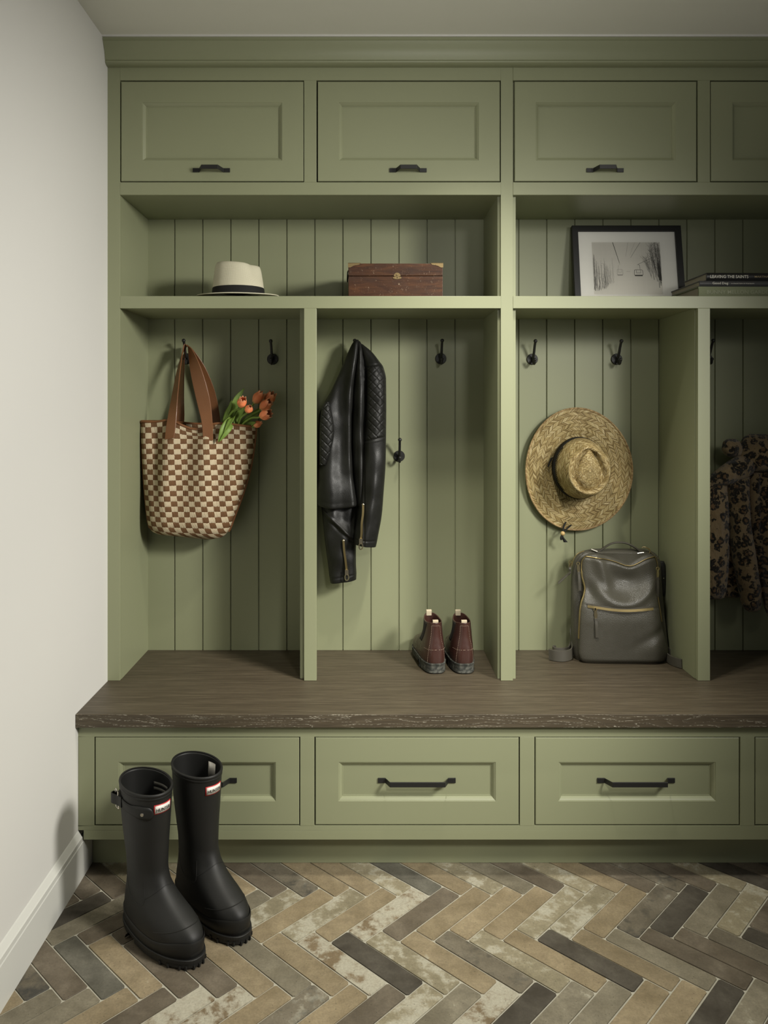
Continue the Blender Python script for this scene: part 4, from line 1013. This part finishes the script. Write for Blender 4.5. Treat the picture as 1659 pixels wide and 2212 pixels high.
# pocket zip
zp = [(1269, 1309.5), (1290, 1312.5), (1320, 1317), (1350, 1319), (1380, 1318), (1411, 1315)]
path = spline([P(a, b, yfront(a, b) - .001) for a, b in zp], 30)
build('pocket_border', MB().ribbon(path, lambda q: Vector((0, .001, .0092)), .0022), M_TAUPE_D, t)
pz = build('pocket_zip', MB().ribbon([p + Vector((0, -.0018, 0)) for p in path], lambda q: Vector((0, .0008, .0042)), .0024), M_BRASS, t)
M_PGOLD = plain('bright_gold', (.66,.55,.32,1), .28, 1.0)
def zip_pull(top, d, metal_len, tab_len, parent, w=.0055):
    """gold slider with a leather tab; top point, direction d"""
    top = Vector(top); d = Vector(d).normalized(); side = d.cross(Vector((0, -1, 0))).normalized()
    m = MB(); ring = [top + d*.004 + (side*math.cos(a) + d*math.sin(a)) * .0048 for a in (2*PI*k/14 for k in range(15))]
    m.tube(ring, .0016, 6)
    m.ribbon([top + d*.008, top + d*(.008 + metal_len*.5), top + d*(.008 + metal_len)], lambda q: side * w * (.7 + .3*math.sin(PI*q)), .0028)
    o = build('zip_slider', m, M_PGOLD, parent)
    a = top + d*(.006 + metal_len); l = MB()
    l.ribbon([a, a + d*.008], lambda q: side * w * .95, .005)
    l.ribbon(spline([a + d*.006, a + d*(tab_len*.5) + Vector((0, -.002, 0)), a + d*tab_len], 8), lambda q: side * w * (.75 + .25*q), .0042)
    build('leather_tab', l, M_TAUPE_D, o)
zip_pull(P(1286, 1314, yfront(1286, 1314) - .006), (.04, -.06, -1), .026, .062, pz, .0058)
sp = MB()
zip_pull(P(1249, 1215, 2.562), (.05, -.02, -1), .024, .062, t, .0048)
zip_pull(P(1421, 1226, 2.566), (-.02, -.02, -1), .026, .064, t, .0046)
zip_pull(P(1232.5, 1212, 2.610), (-.10, .0, -1), .014, .012, t, .0042)
build('rear_tab', MB().ribbon([P(1233.5, 1235, 2.605), P(1219, 1247, 2.600), P(1206, 1259, 2.596)], lambda q: Vector((.001, .006, .002)), .003), M_TAUPE_D, t)
# top handle with metal ends
hp = spline([P(1280, 1190.5, 2.622), P(1292, 1191, 2.618), P(1305, 1183, 2.616), P(1320, 1174.5, 2.614), P(1337, 1171.5, 2.613), P(1355, 1174, 2.613), P(1372, 1183, 2.614), P(1384, 1193, 2.616), P(1392, 1196.5, 2.618)], 40)
build('top_handle', MB().tube(hp, .0056, 10, .6), M_TAUPE_D, t)
M_SILV = plain('silver_bar', (.62,.60,.54,1), .3, 1.0)
for a, b in ((P(1277, 1186.5, 2.612), P(1290.5, 1191.5, 2.606)), (P(1376.5, 1195.5, 2.608), P(1390.5, 1193.5, 2.608))): build('handle_bar', MB().tube([a, b], .0030, 8), M_SILV, t)
hk = MB(); hk.tube(spline([P(1387, 1183.5, 2.612), P(1390, 1181.5, 2.611), P(1396, 1183, 2.610), P(1404, 1188, 2.610), P(1402, 1196, 2.610), P(1398, 1196, 2.610)], 18), .0022, 8)
for i in range(5):
    c = P(1405 + i*3.6, 1195 + i*3.0, 2.611); hk.tube([c + Vector((.0040*math.cos(a), -.001*math.sin(2*a), .0030*math.sin(a))) for a in (2*PI*k/10 for k in range(11))], .0011, 6)
build('clasp_and_chain', hk, M_PGOLD, t)
# rear zip on the left gusset and the top seam
build('rear_zip', MB().tube(spline([P(1262, 1190, 2.608), P(1248, 1196, 2.602), P(1239, 1208, 2.600), P(1235.5, 1222, 2.600)], 14), .0015, 6), M_BRASS, t)
# shoulder straps coiled on the bench
zb = ZBENCH + .0006
def coil(pts, h, name, hole=None):
    path = spline([Vector((X(px, Y), Y, zb + h/2 + dz)) for px, Y, dz in pts], 44)
    o = build(name, MB().ribbon(path, lambda q: Vector((0, .0015, h/2)), .0046), M_TAUPE_D, t)
    if hole: build('buckle_hole', MB().disc(hole, (0, -1, 0), .0022, .0006, 10), M_DARK, o)
coil([(1240, 2.645, .085), (1233, 2.628, .055), (1236, 2.604, .018), (1234, 2.578, .003), (1218, 2.562, 0), (1200, 2.566, 0), (1186, 2.580, 0)], .036, 'shoulder_strap', P(1222, 1419, 2.5655))
coil([(1233, 2.634, .014), (1228, 2.612, .002), (1214, 2.604, .0), (1202, 2.606, .0), (1196, 2.612, .001), (1195, 2.622, .002), (1200, 2.630, 0)], .033, 'shoulder_strap')
coil([(1434, 2.585, .020), (1438, 2.560, .006), (1449, 2.530, 0), (1461, 2.508, 0), (1473, 2.492, 0)], .030, 'shoulder_strap')
coil([(1440, 2.600, .012), (1452, 2.588, .001), (1458, 2.585, 0), (1459, 2.602, 0), (1452, 2.612, 0), (1446, 2.608, 0)], .030, 'shoulder_strap')
mb = MB(); rowloft(mb, [(1212, 1420, 1434, 2.636, .006, .006), (1222, 1420, 1437.5, 2.636, .010, .01), (1250, 1421, 1439, 2.638, .012, .01), (1278, 1424, 1440, 2.640, .010, .01), (1286, 1428, 1438, 2.640, .005, .005)], 20, 14, 2.6)
bs_ = build('rear_strap', mb, plain('black_strap', (.008,.008,.008,1), .5), t, angle=180)
build('snap', MB().disc(P(1433.5, 1249, 2.625), (0, -1, 0), .0022, .001, 10), M_STEEL, bs_)
for px in (1265, 1410): build('foot_stud', MB().sphere(P(px, 1436.8, 2.548), .0028, 10, 6), M_STEEL, t)
# ---------------------------------------------------------------- boots
def slice_ring(z, xb, xf, b, n, foot, lift=0.0, grow=0.0, hk=.20):
    ring = []; xb -= grow; xf += grow; b += grow
    xc, a = (xb + xf) / 2, (xf - xb) / 2; pw = lerp(2.0, 2.5 if hk > .1 else 3.2, foot)
    for k in range(n):
        th = 2*PI*k/n; c, s = math.cos(th), math.sin(th)
        x = xc + a * math.copysign(abs(c) ** (2/pw), c); y = b * math.copysign(abs(s) ** (2/pw), s)
        q = (x - xb) / (xf - xb); y *= 1 - foot * (hk * (1 - sstep(.0, .62, q)) + .10 * sstep(.80, 1, q))
        x += 0; y += foot * .006 * sstep(.5, 1, q) * lift
        ring.append(Vector((x, y, z)))
    return ring
def boot_upper(table, n, nrow, z0=None, z1=None, side=1, foot_z=(.07, .15), grow=0.0, rim=None, hk=.20):
    z0 = table[0][0] if z0 is None else z0; z1 = table[-1][0] if z1 is None else z1; out = []
    for i in range(nrow + 1):
        z = lerp(z0, z1, i / nrow); _, xb, xf, b = cubic(table, z)
        r = slice_ring(z, xb, xf, b, n, 1 - sstep(foot_z[0], foot_z[1], z), side, grow, hk)
        if rim: r = [v + Vector((0, 0, rim(v, i / nrow))) for v in r]
        out.append(r)
    return out
WT = [(.018, -.071, .198, .050), (.030, -.073, .203, .0515), (.046, -.073, .203, .0520), (.060, -.072, .200, .0515), (.072, -.071, .191, .0500), (.084, -.069, .173, .048), (.098, -.066, .144, .0455), (.116, -.062, .112, .043), (.142, -.058, .084, .041),
      (.175, -.057, .071, .042), (.225, -.062, .070, .047), (.290, -.070, .073, .053), (.342, -.073, .075, .056), (.366, -.074, .076, .057)]
M_LOGO_W = plain('logo_white', (.72,.70,.64,1), .45); M_LOGO_R = plain('logo_red', (.50,.035,.035,1), .45); M_LOGO_K = plain('logo_black', (.012,.012,.012,1), .5)
def wellington(label, loc, rot, side, outer):
    t = thing('rubber_boot', label, 'rubber boot', loc, 'tall black rubber boots on the tiles', math.radians(rot))
    rim = lambda v, q: sstep(.80, 1, q) * (-.006 * v.x / .075)
    up = boot_upper(WT, 64, 90, side=side, rim=rim)
    m = MB(); m.loft(up, cap1=False)
    build('shaft', m, M_RUBBER, t, solid=.0035, local=True, angle=180)
    m = MB()
    for zc, g in ((.3715, .0016), (.366, .0008)):
        pass
    prof = [(-.0125, .0002), (-.0115, .0014), (-.006, .0014), (-.0052, .0006), (-.0044, .0018), (.0, .0022), (.0016, .0008), (.0012, -.003)]
    rings = []
    for dz, g in prof:
        z = .366 + dz; _, xb, xf, b = cubic(WT, z); rings.append([v + Vector((0, 0, rim(v, (z - .018) / .348) + max(0, z - .366))) for v in slice_ring(z, xb, xf, b, 64, 0, side, g)])
    m.loft(rings, cap0=False, cap1=False); build('top_rim', m, M_RUBBER, t, local=True, angle=180)
    # toe and heel foxing, instep seam
    m = MB(); rings = []
    for z, g in ((.018, .0005), (.0195, .0026), (.041, .0026), (.0445, .0006)):
        _, xb, xf, b = cubic(WT, z); r = slice_ring(z, xb, xf, b, 64, 1, side, g)
        rings.append([v + Vector((0, 0, (.014 * sstep(.10, .19, v.x) + .010 * sstep(-.03, -.07, v.x)) * (z - .018) / .026)) for v in r])
    m.loft(rings, cap0=False, cap1=False); build('foxing_band', m, M_RUBBER, t, local=True, angle=60)
    def surf(th, z, g=.0006):
        _, xb, xf, b = cubic(WT, z); xc, a = (xb + xf)/2, (xf - xb)/2; f = 1 - sstep(.07, .15, z); pw = lerp(2.0, 2.5, f)
        c, s = math.cos(th), math.sin(th); x = xc + (a+g) * math.copysign(abs(c) ** (2/pw), c); y = (b+g) * math.copysign(abs(s) ** (2/pw), s)
        q = (x - xb)/(xf - xb); y *= 1 - f * (.20*(1 - sstep(0, .62, q)) + .10*sstep(.8, 1, q)); y += f*.006*sstep(.5, 1, q)*side
        return Vector((x, y, z + rim(Vector((x, y, z)), (z - .018)/.348)))
    m = MB(); m.tube([surf(lerp(-1.25, 1.25, i/20), .142 - .030 * math.sin(PI*i/20)**2*0 - .026 * abs(i/10 - 1)**1.5, -.0002) for i in range(21)], 0.0010, 6)
    m.tube([surf(lerp(-2.3, -1.0, i/20), .098 + .052*abs(i/10 - 1)**2.2, -.0004) for i in range(21)], .0012, 6); m.tube([surf(lerp(2.3, 1.0, i/20), .098 + .052*abs(i/10 - 1)**2.2, -.0004) for i in range(21)], .0012, 6)
    m.tube([surf(lerp(-1.35, 1.35, i/24), .062 + .020 * (1 - abs(i/12 - 1)**2) , -.0006) for i in range(25)], .0014, 6)
    build('moulded_seams', m, M_RUBBER, t, local=True)
    # sole: welt, forefoot and heel blocks with a gap under the arch
    m = MB()
    def outl(z, g, x0=None, x1=None):
        r = slice_ring(z, -.073, .203, .0515, 64, 1, side, g); 
        return [Vector((clamp(v.x, x0 if x0 is not None else -1, x1 if x1 is not None else 1), v.y, v.z)) for v in r]
    m.loft([outl(.0125, .0030), outl(.0135, .0045), outl(.0205, .0045), outl(.0215, .0025)])
    build('welt', m, M_RUBBER, t, local=True, smooth=False)
    m = MB(); m.loft([outl(.0003, .000, .028, None), outl(.004, .0030, .024, None), outl(.0130, .0030, .022, None)])
    for k in range(11):
        th = -1.25 + k * .25; p = slice_ring(.004, -.073, .203, .0515, 64, 1, side, .003)[int(th/(2*PI)*64) % 64]
        m.box(p.x - .0030, p.x + .0030, p.y - .0018, p.y + .0018, .0006, .0090)
    build('forefoot_sole', m, M_RUBBER, t, local=True, smooth=False)
    m = MB(); m.loft([outl(.0003, .000, None, -.012), outl(.003, .0020, None, -.010), outl(.0130, .0026, None, -.004)])
    build('heel', m, M_RUBBER, t, local=True, smooth=False)
    # logo plate on the front of the shaft
    def plate(w, h, g, zc=.328):
        mb = MB(); nx = 10; rows = []
        for dz in (-h/2, h/2):
            rows.append([])
            for i in range(nx + 1):
                y = lerp(-w/2, w/2, i/nx); _, xb, xf, b = cubic(WT, zc + dz); xc, a = (xb+xf)/2, (xf-xb)/2
                rows[-1].append(Vector((xc + a*math.sqrt(1 - (y/b)**2) + g, y, zc + dz + rim(Vector((.07, y, 0)), .9)*.4)))
        mb.loft(rows, closed=False); return mb
    lg = build('logo_plate', plate(.0470, .0225, .0018), M_LOGO_R, t, local=True, solid=.0014)
    build('logo_field', plate(.0425, .0180, .0023), M_LOGO_W, lg, local=True, solid=.0006)
    tx = MB()
    def tp(x, z):
        _, xb, xf, b = cubic(WT, (.328 + z)); xc, a = (xb+xf)/2, (xf-xb)/2; y = x
        return Vector((xc + a*math.sqrt(1 - (y/b)**2) + .0034, y, (.328 + z) - .0026))
    add_text(tx, 'HUNTER', .0375, tp, .0078, .012, 1.05)
    build('logo_lettering', tx, M_LOGO_K, lg, local=True, smooth=False)
    # paper size label and pale bars inside the shaft
    il = MB(); 
    def inner(t0, t1, z0, z1):
        rows = []
        for z in (z0, z1):
            rows.append([])
            for i in range(7):
                th = math.radians(lerp(t0, t1, i/6)); _, xb, xf, b = cubic(WT, z); xc, a = (xb+xf)/2, (xf-xb)/2
                rows[-1].append(Vector((xc + (a - .0048)*math.cos(th), (b - .0048)*math.sin(th), z)))
        il.loft(rows, closed=False)
    return t, surf, inner, il
b1 = Vector((-.549, 1.925, .0008))
t, surf, inner, il = wellington('black rubber boot with a buckled side strap, nearer the room than its mate', b1, -40.5, 1, True)
inner(72, 118, .334, .341); inner(76, 118, .321, .328); build('inner_print', il, plain('grey_print', (.16,.155,.13,1), .7), t, local=True, solid=.0004)
# side strap, rivet and buckle
st = MB(); rows = []
for i in range(25):
    q = i / 24; th = lerp(-.42, -2.35, q); zc = .319 + .012 * q; h = .0175 * min(1, math.sqrt(max(0, 1 - (1 - min(1, q/.16))**2)) + .05) * (1 - .35*sstep(.25, .5, q))
    rows.append([surf(th, zc - h, .0022), surf(th, zc - h*.5, .0026), surf(th, zc + h*.5, .0026), surf(th, zc + h, .0022)])
st.loft(rows, closed=False); o = build('side_strap', st, M_RUBBER, t, local=True, solid=.002)
p = surf(-.86, .319, .0030); build('rivet', MB().disc(p, (math.cos(-.86), math.sin(-.86), 0), .0042, .0016, 14), M_STEEL, o, local=True)
bk = MB(); th0 = -2.12; P_ = lambda dth, z, g: surf(th0 + dth, z, g)
bk.tube([P_(.10, .309, .006), P_(.10, .349, .006), P_(-.10, .349, .010), P_(-.10, .309, .010), P_(.10, .309, .006)], .0018, 8)
build('buckle', bk, M_STEEL, o, local=True)
lp = MB(); lp.ribbon(spline([P_(.30, .329, .003), P_(.08, .329, .008), P_(-.10, .329, .020), P_(-.26, .327, .018), P_(-.30, .326, .006), P_(-.1, .328, .003)], 16), lambda q: Vector((0, 0, .0125)), .0028)
build('strap_loop', lp, M_RUBBER, o, local=True)
t, surf, inner, il = wellington('black rubber boot standing closer to the drawers, a paper label inside its top', b1 + Vector((.106, .092, 0)), -41.5, -1, False)
inner(80, 104, .316, .354); build('paper_label', il, plain('label_paper', (.50,.48,.42,1), .7), t, local=True, solid=.0004)
# --- brown ankle boots on the bench
CT = [(.026, -.035, .196, .0385), (.040, -.037, .200, .040), (.052, -.0375, .196, .0395), (.064, -.037, .178, .038), (.076, -.036, .148, .036), (.090, -.034, .115, .034), (.106, -.032, .092, .0315), (.126, -.0300, .080, .029), (.146, -.0290, .078, .0275), (.160, -.0285, .080, .0272)]
M_STITCH = plain('pale_stitching', (.30,.22,.16,1), .7); M_TABC = plain('cream_pull_tab', (.52,.44,.31,1), .7); M_ELAST = plain('dark_elastic', (.012,.009,.008,1), .8)
def chelsea(label, loc, rot, side):
    t = thing('ankle_boot', label, 'ankle boot', loc, 'brown ankle boots on the bench', math.radians(rot))
    rim = lambda v, q: sstep(.78, 1, q) * (.004 * gauss(v.x + .03, .022) + .010 * gauss(v.x - .08, .03) - .006)
    m = MB(); m.loft(boot_upper(CT, 56, 60, side=side, foot_z=(.06, .12), rim=rim, hk=.06), cap1=False)
    build('upper', m, M_OXBLOOD, t, solid=.0026, local=True, angle=180)
    def S(th, z, g):
        _, xb, xf, b = cubic(CT, z); xc, a = (xb+xf)/2, (xf-xb)/2; f = 1 - sstep(.06, .12, z); pw = lerp(2, 3.2, f); c, s = math.cos(th), math.sin(th)
        x = xc + (a+g)*math.copysign(abs(c)**(2/pw), c); y = (b+g)*math.copysign(abs(s)**(2/pw), s); q = (x-xb)/(xf-xb)
        y *= 1 - f*(.06*(1 - sstep(0, .62, q)) + .10*sstep(.8, 1, q)); y += f*.006*sstep(.5, 1, q)*side
        return Vector((x, y, z + rim(Vector((x, y, z)), (z-.026)/.134)))
    sx = MB()
    def dash(path):
        for i in range(0, len(path) - 1, 2): sx.tube([path[i], path[i+1]], .00055, 5)
    for sgn in (-1, 1):
        dash([S(PI + sgn*lerp(.62, .50, q), lerp(.032, .150, q), .0006) for q in (i/44 for i in range(45))])
    dash([S(PI + lerp(-.50, .50, q), .1500, .0006) for q in (i/16 for i in range(17))]); dash([S(PI + lerp(-1.1, 1.1, q), .075 - .004*abs(q-.5), .0006) for q in (i/26 for i in range(27))])
    build('stitching', sx, M_STITCH, t, local=True)
    for sgn in (-1, 1):
        g = MB(); rows = []
        for i in range(13):
            q = i/12; z = lerp(.084, .157, q); w = lerp(.10, .55, q); rows.append([S(sgn*(PI/2 - .05) + d, z, .0007) for d in (-w, -w/2, 0, w/2, w)])
        g.loft(rows, closed=False); build('elastic_gore', g, M_ELAST, t, local=True, solid=.0012)
    def tab(x, y, z, tall, dirx):
        m = MB(); pth = [Vector((x + dirx*.004, y, z - .012)), Vector((x + dirx*.002, y, z + tall*.6)), Vector((x + dirx*.004, y, z + tall)), Vector((x + dirx*.0085, y, z + tall)), Vector((x + dirx*.0095, y, z + tall*.5)), Vector((x + dirx*.006, y, z - .010))]
        m.ribbon(spline(pth, 16), lambda q: Vector((0, .0088, 0)), .0014); build('pull_tab', m, M_TABC, t, local=True)
    tab(-.0262, .001, .160, .0050, 1); tab(.068, .003, .168, .0060, 1)
    def outl(z, g, x1=None, x0=None): return [Vector((clamp(v.x, -1 if x0 is None else x0, 1 if x1 is None else x1), v.y, z)) for v in slice_ring(z, -.037, .200, .040, 56, 1, side, g, .06)]
    m = MB(); m.loft([outl(.0004, -.001, .034), outl(.0045, .0022, .036), outl(.0075, .0010, .036), outl(.026, .0014, .038), outl(.0275, .0030), outl(.0315, .0032), outl(.0325, .0010)])
    build('sole_and_heel', m, M_SOLE, t, local=True, smooth=True, angle=35)
    m = MB(); m.loft([outl(.0004 + .006, .0, None, .075), outl(.010, .0022, None, .072), outl(.0285, .0026, None, .060)])
    build('forefoot_sole', m, M_SOLE, t, local=True, smooth=False)
    return t
YBT = 2.438 + .040
chelsea('brown ankle boot on the bench, the one farther from the divider', Vector((X(940.5, 2.44), YBT, ZBENCH + .0004)), 97, 1)
chelsea('brown ankle boot on the bench, right beside the bay divider', Vector((X(1003.5, 2.44), YBT - .001, ZBENCH + .0004)), 94, -1)
# ---------------------------------------------------------------- leopard coat in the last bay
t = thing('leopard_coat', 'leopard print fur coat with a hood hanging in the dark bay at the photo edge', 'coat', P(1650, 1335, 2.62), None)
def fur(u, v, px, py):
    q = Vector((px * .035, py * .030, 3.1)); return .006 * noise.noise(q) + .003 * noise.noise(q * 3.1) + .0016 * noise.noise(q * 8)
def fpart(name, rows, nrow=50, nseg=36, pw=2.1, yo=None):
    mb = MB(); rowloft(mb, rows, nrow, nseg, pw, fur, yo); build(name, mb, M_LEOPARD, t, angle=180)
YC = 2.625
fpart('back', [(1000, 1600, 1720, YC + .012, .03, .02), (1040, 1545, 1740, YC + .012, .04, .025), (1150, 1540, 1745, YC + .012, .045, .03), (1250, 1540, 1745, YC + .012, .045, .03), (1284, 1548, 1740, YC + .012, .035, .025), (1290, 1560, 1730, YC + .012, .01, .01)])
fpart('hood', [(938, 1618, 1668, YC - .01, .012, .012), (945, 1606, 1690, YC - .012, .03, .02), (965, 1597, 1712, YC - .016, .05, .03), (990, 1590, 1716, YC - .02, .055, .03), (1008, 1596, 1712, YC - .02, .045, .03), (1018, 1616, 1690, YC - .02, .02, .02)])
fpart('hood_ear', [(948, 1572, 1588, YC - .02, .01, .01), (955, 1563, 1598, YC - .022, .022, .02), (970, 1560, 1603, YC - .024, .028, .02), (982, 1566, 1601, YC - .024, .02, .02), (987, 1574, 1596, YC - .024, .008, .008)], 24, 24)
fpart('collar', [(985, 1592, 1625, YC - .03, .02, .02), (1000, 1568, 1632, YC - .034, .034, .02), (1020, 1542, 1626, YC - .03, .034, .02), (1042, 1520, 1590, YC - .02, .03, .02), (1052, 1515, 1560, YC - .01, .015, .015)], 40, 36)
fpart('front_panel', [(1030, 1515, 1568, YC - .006, .026, .02), (1100, 1508, 1574, YC - .012, .040, .025), (1200, 1510, 1573, YC - .012, .040, .025), (1270, 1516, 1568, YC - .012, .034, .02), (1290, 1524, 1562, YC - .012, .02, .015), (1294, 1530, 1556, YC - .012, .008, .008)])
fpart('sleeve', [(1030, 1574, 1618, YC - .016, .024, .02), (1060, 1572, 1616, YC - .026, .036, .026), (1120, 1575, 1618, YC - .034, .040, .03), (1200, 1582, 1630, YC - .038, .042, .03), (1270, 1595, 1640, YC - .040, .040, .03), (1300, 1601, 1642, YC - .040, .034, .026), (1314, 1607, 1640, YC - .040, .024, .02), (1320, 1614, 1634, YC - .040, .01, .01)])
fpart('front_edge', [(1020, 1618, 1640, YC - .016, .02, .02), (1080, 1614, 1640, YC - .022, .028, .02), (1180, 1622, 1652, YC - .022, .03, .02), (1260, 1632, 1660, YC - .022, .026, .02), (1284, 1638, 1656, YC - .022, .012, .012)])
fpart('right_sleeve', [(1020, 1636, 1712, YC - .02, .02, .02), (1070, 1634, 1712, YC - .03, .036, .026), (1150, 1638, 1706, YC - .036, .042, .03), (1250, 1646, 1700, YC - .04, .04, .03), (1310, 1652, 1694, YC - .04, .034, .026), (1334, 1660, 1686, YC - .04, .014, .014)])
# ---------------------------------------------------------------- camera, light, view
cam = bpy.data.cameras.new('camera'); co = bpy.data.objects.new('camera', cam); COL.objects.link(co)
co.location = (0, 0, ZC); co.rotation_euler = (PI/2, 0, 0)
cam.sensor_fit = 'VERTICAL'; cam.sensor_height = 36.0; cam.sensor_width = 27.0
cam.lens = F / 2212 * 36.0
cam.shift_x = (829.5 - VX) / 2212; cam.shift_y = -(1106 - VY) / 2212
cam.clip_start = .02
SC.camera = co
def aim(o, target): o.rotation_euler = (Vector(target) - o.location).to_track_quat('-Z', 'Y').to_euler()
def spot(name, loc, target, energy, angle, blend, radius, color):
    l = bpy.data.lights.new(name, 'SPOT'); l.energy = energy; l.spot_size = math.radians(angle); l.spot_blend = blend
    l.shadow_soft_size = radius; l.color = color
    o = bpy.data.objects.new(name, l); COL.objects.link(o); o.location = loc; aim(o, target); return o
def area(name, loc, target, energy, sx, sy, color, spread=180):
    l = bpy.data.lights.new(name, 'AREA'); l.shape = 'RECTANGLE'; l.size = sx; l.size_y = sy; l.energy = energy; l.color = color
    l.spread = math.radians(spread)
    o = bpy.data.objects.new(name, l); COL.objects.link(o); o.location = loc; aim(o, target); return o
spot('window_key', (1.70, .75, 2.05), (-.70, 2.20, .65), 272, 78, 1.0, .22, (1.0, .97, .90))
spot('window_key_wide', (1.70, .65, 1.95), (-.30, 2.38, 1.0), 40, 80, 1.0, .22, (1.0, .97, .90))
spot('right_fill_spot', (1.90, .90, 1.50), (.25, 2.38, .95), 48, 50, 1.0, .20, (1.0, .97, .90))  # added fill spot from the right, not a real opening
spot('ceiling_downlight', (.35, 1.95, 2.39), (.25, 2.10, 0), 48, 90, 1.0, .04, (1.0, .955, .84))
spot('ceiling_downlight_room', (.35, 1.80, 2.39), (.30, 1.95, 0), 52, 80, 1.0, .04, (1.0, .955, .84))
spot('drawer_fill_spot', (.55, .1, 1.75), (.26, 2.16, .46), 105, 32, 1.0, .12, (1.0, .97, .90))  # added frontal fill that brightens the drawers, not a room fixture
spot('high_fill_spot', (.95, 0, 2.2), (.62, 2.38, 1.45), 36, 36, 1.0, .15, (1.0, .97, .90))  # added fill from high front right, no fixture there
area('ceiling_bounce', (.3, .2, 1.9), (.35, 1.75, 2.41), 1.3, .5, .2, (1.0, .98, .92), 60)  # added area fill standing in for light bounced onto the ceiling
w = bpy.data.worlds.new('World'); SC.world = w; w.use_nodes = True
w.node_tree.nodes['Background'].inputs['Color'].default_value = (.95, .97, 1.0, 1); w.node_tree.nodes['Background'].inputs['Strength'].default_value = .062
vs = SC.view_settings; vs.view_transform = 'Standard'; vs.look = 'None'; vs.gamma = 1.0; vs.exposure = 0.0; vs.use_curve_mapping = False
SC.display_settings.display_device = 'sRGB'
SC.cycles.max_bounces = 6; SC.cycles.diffuse_bounces = 2; SC.cycles.use_denoising = True
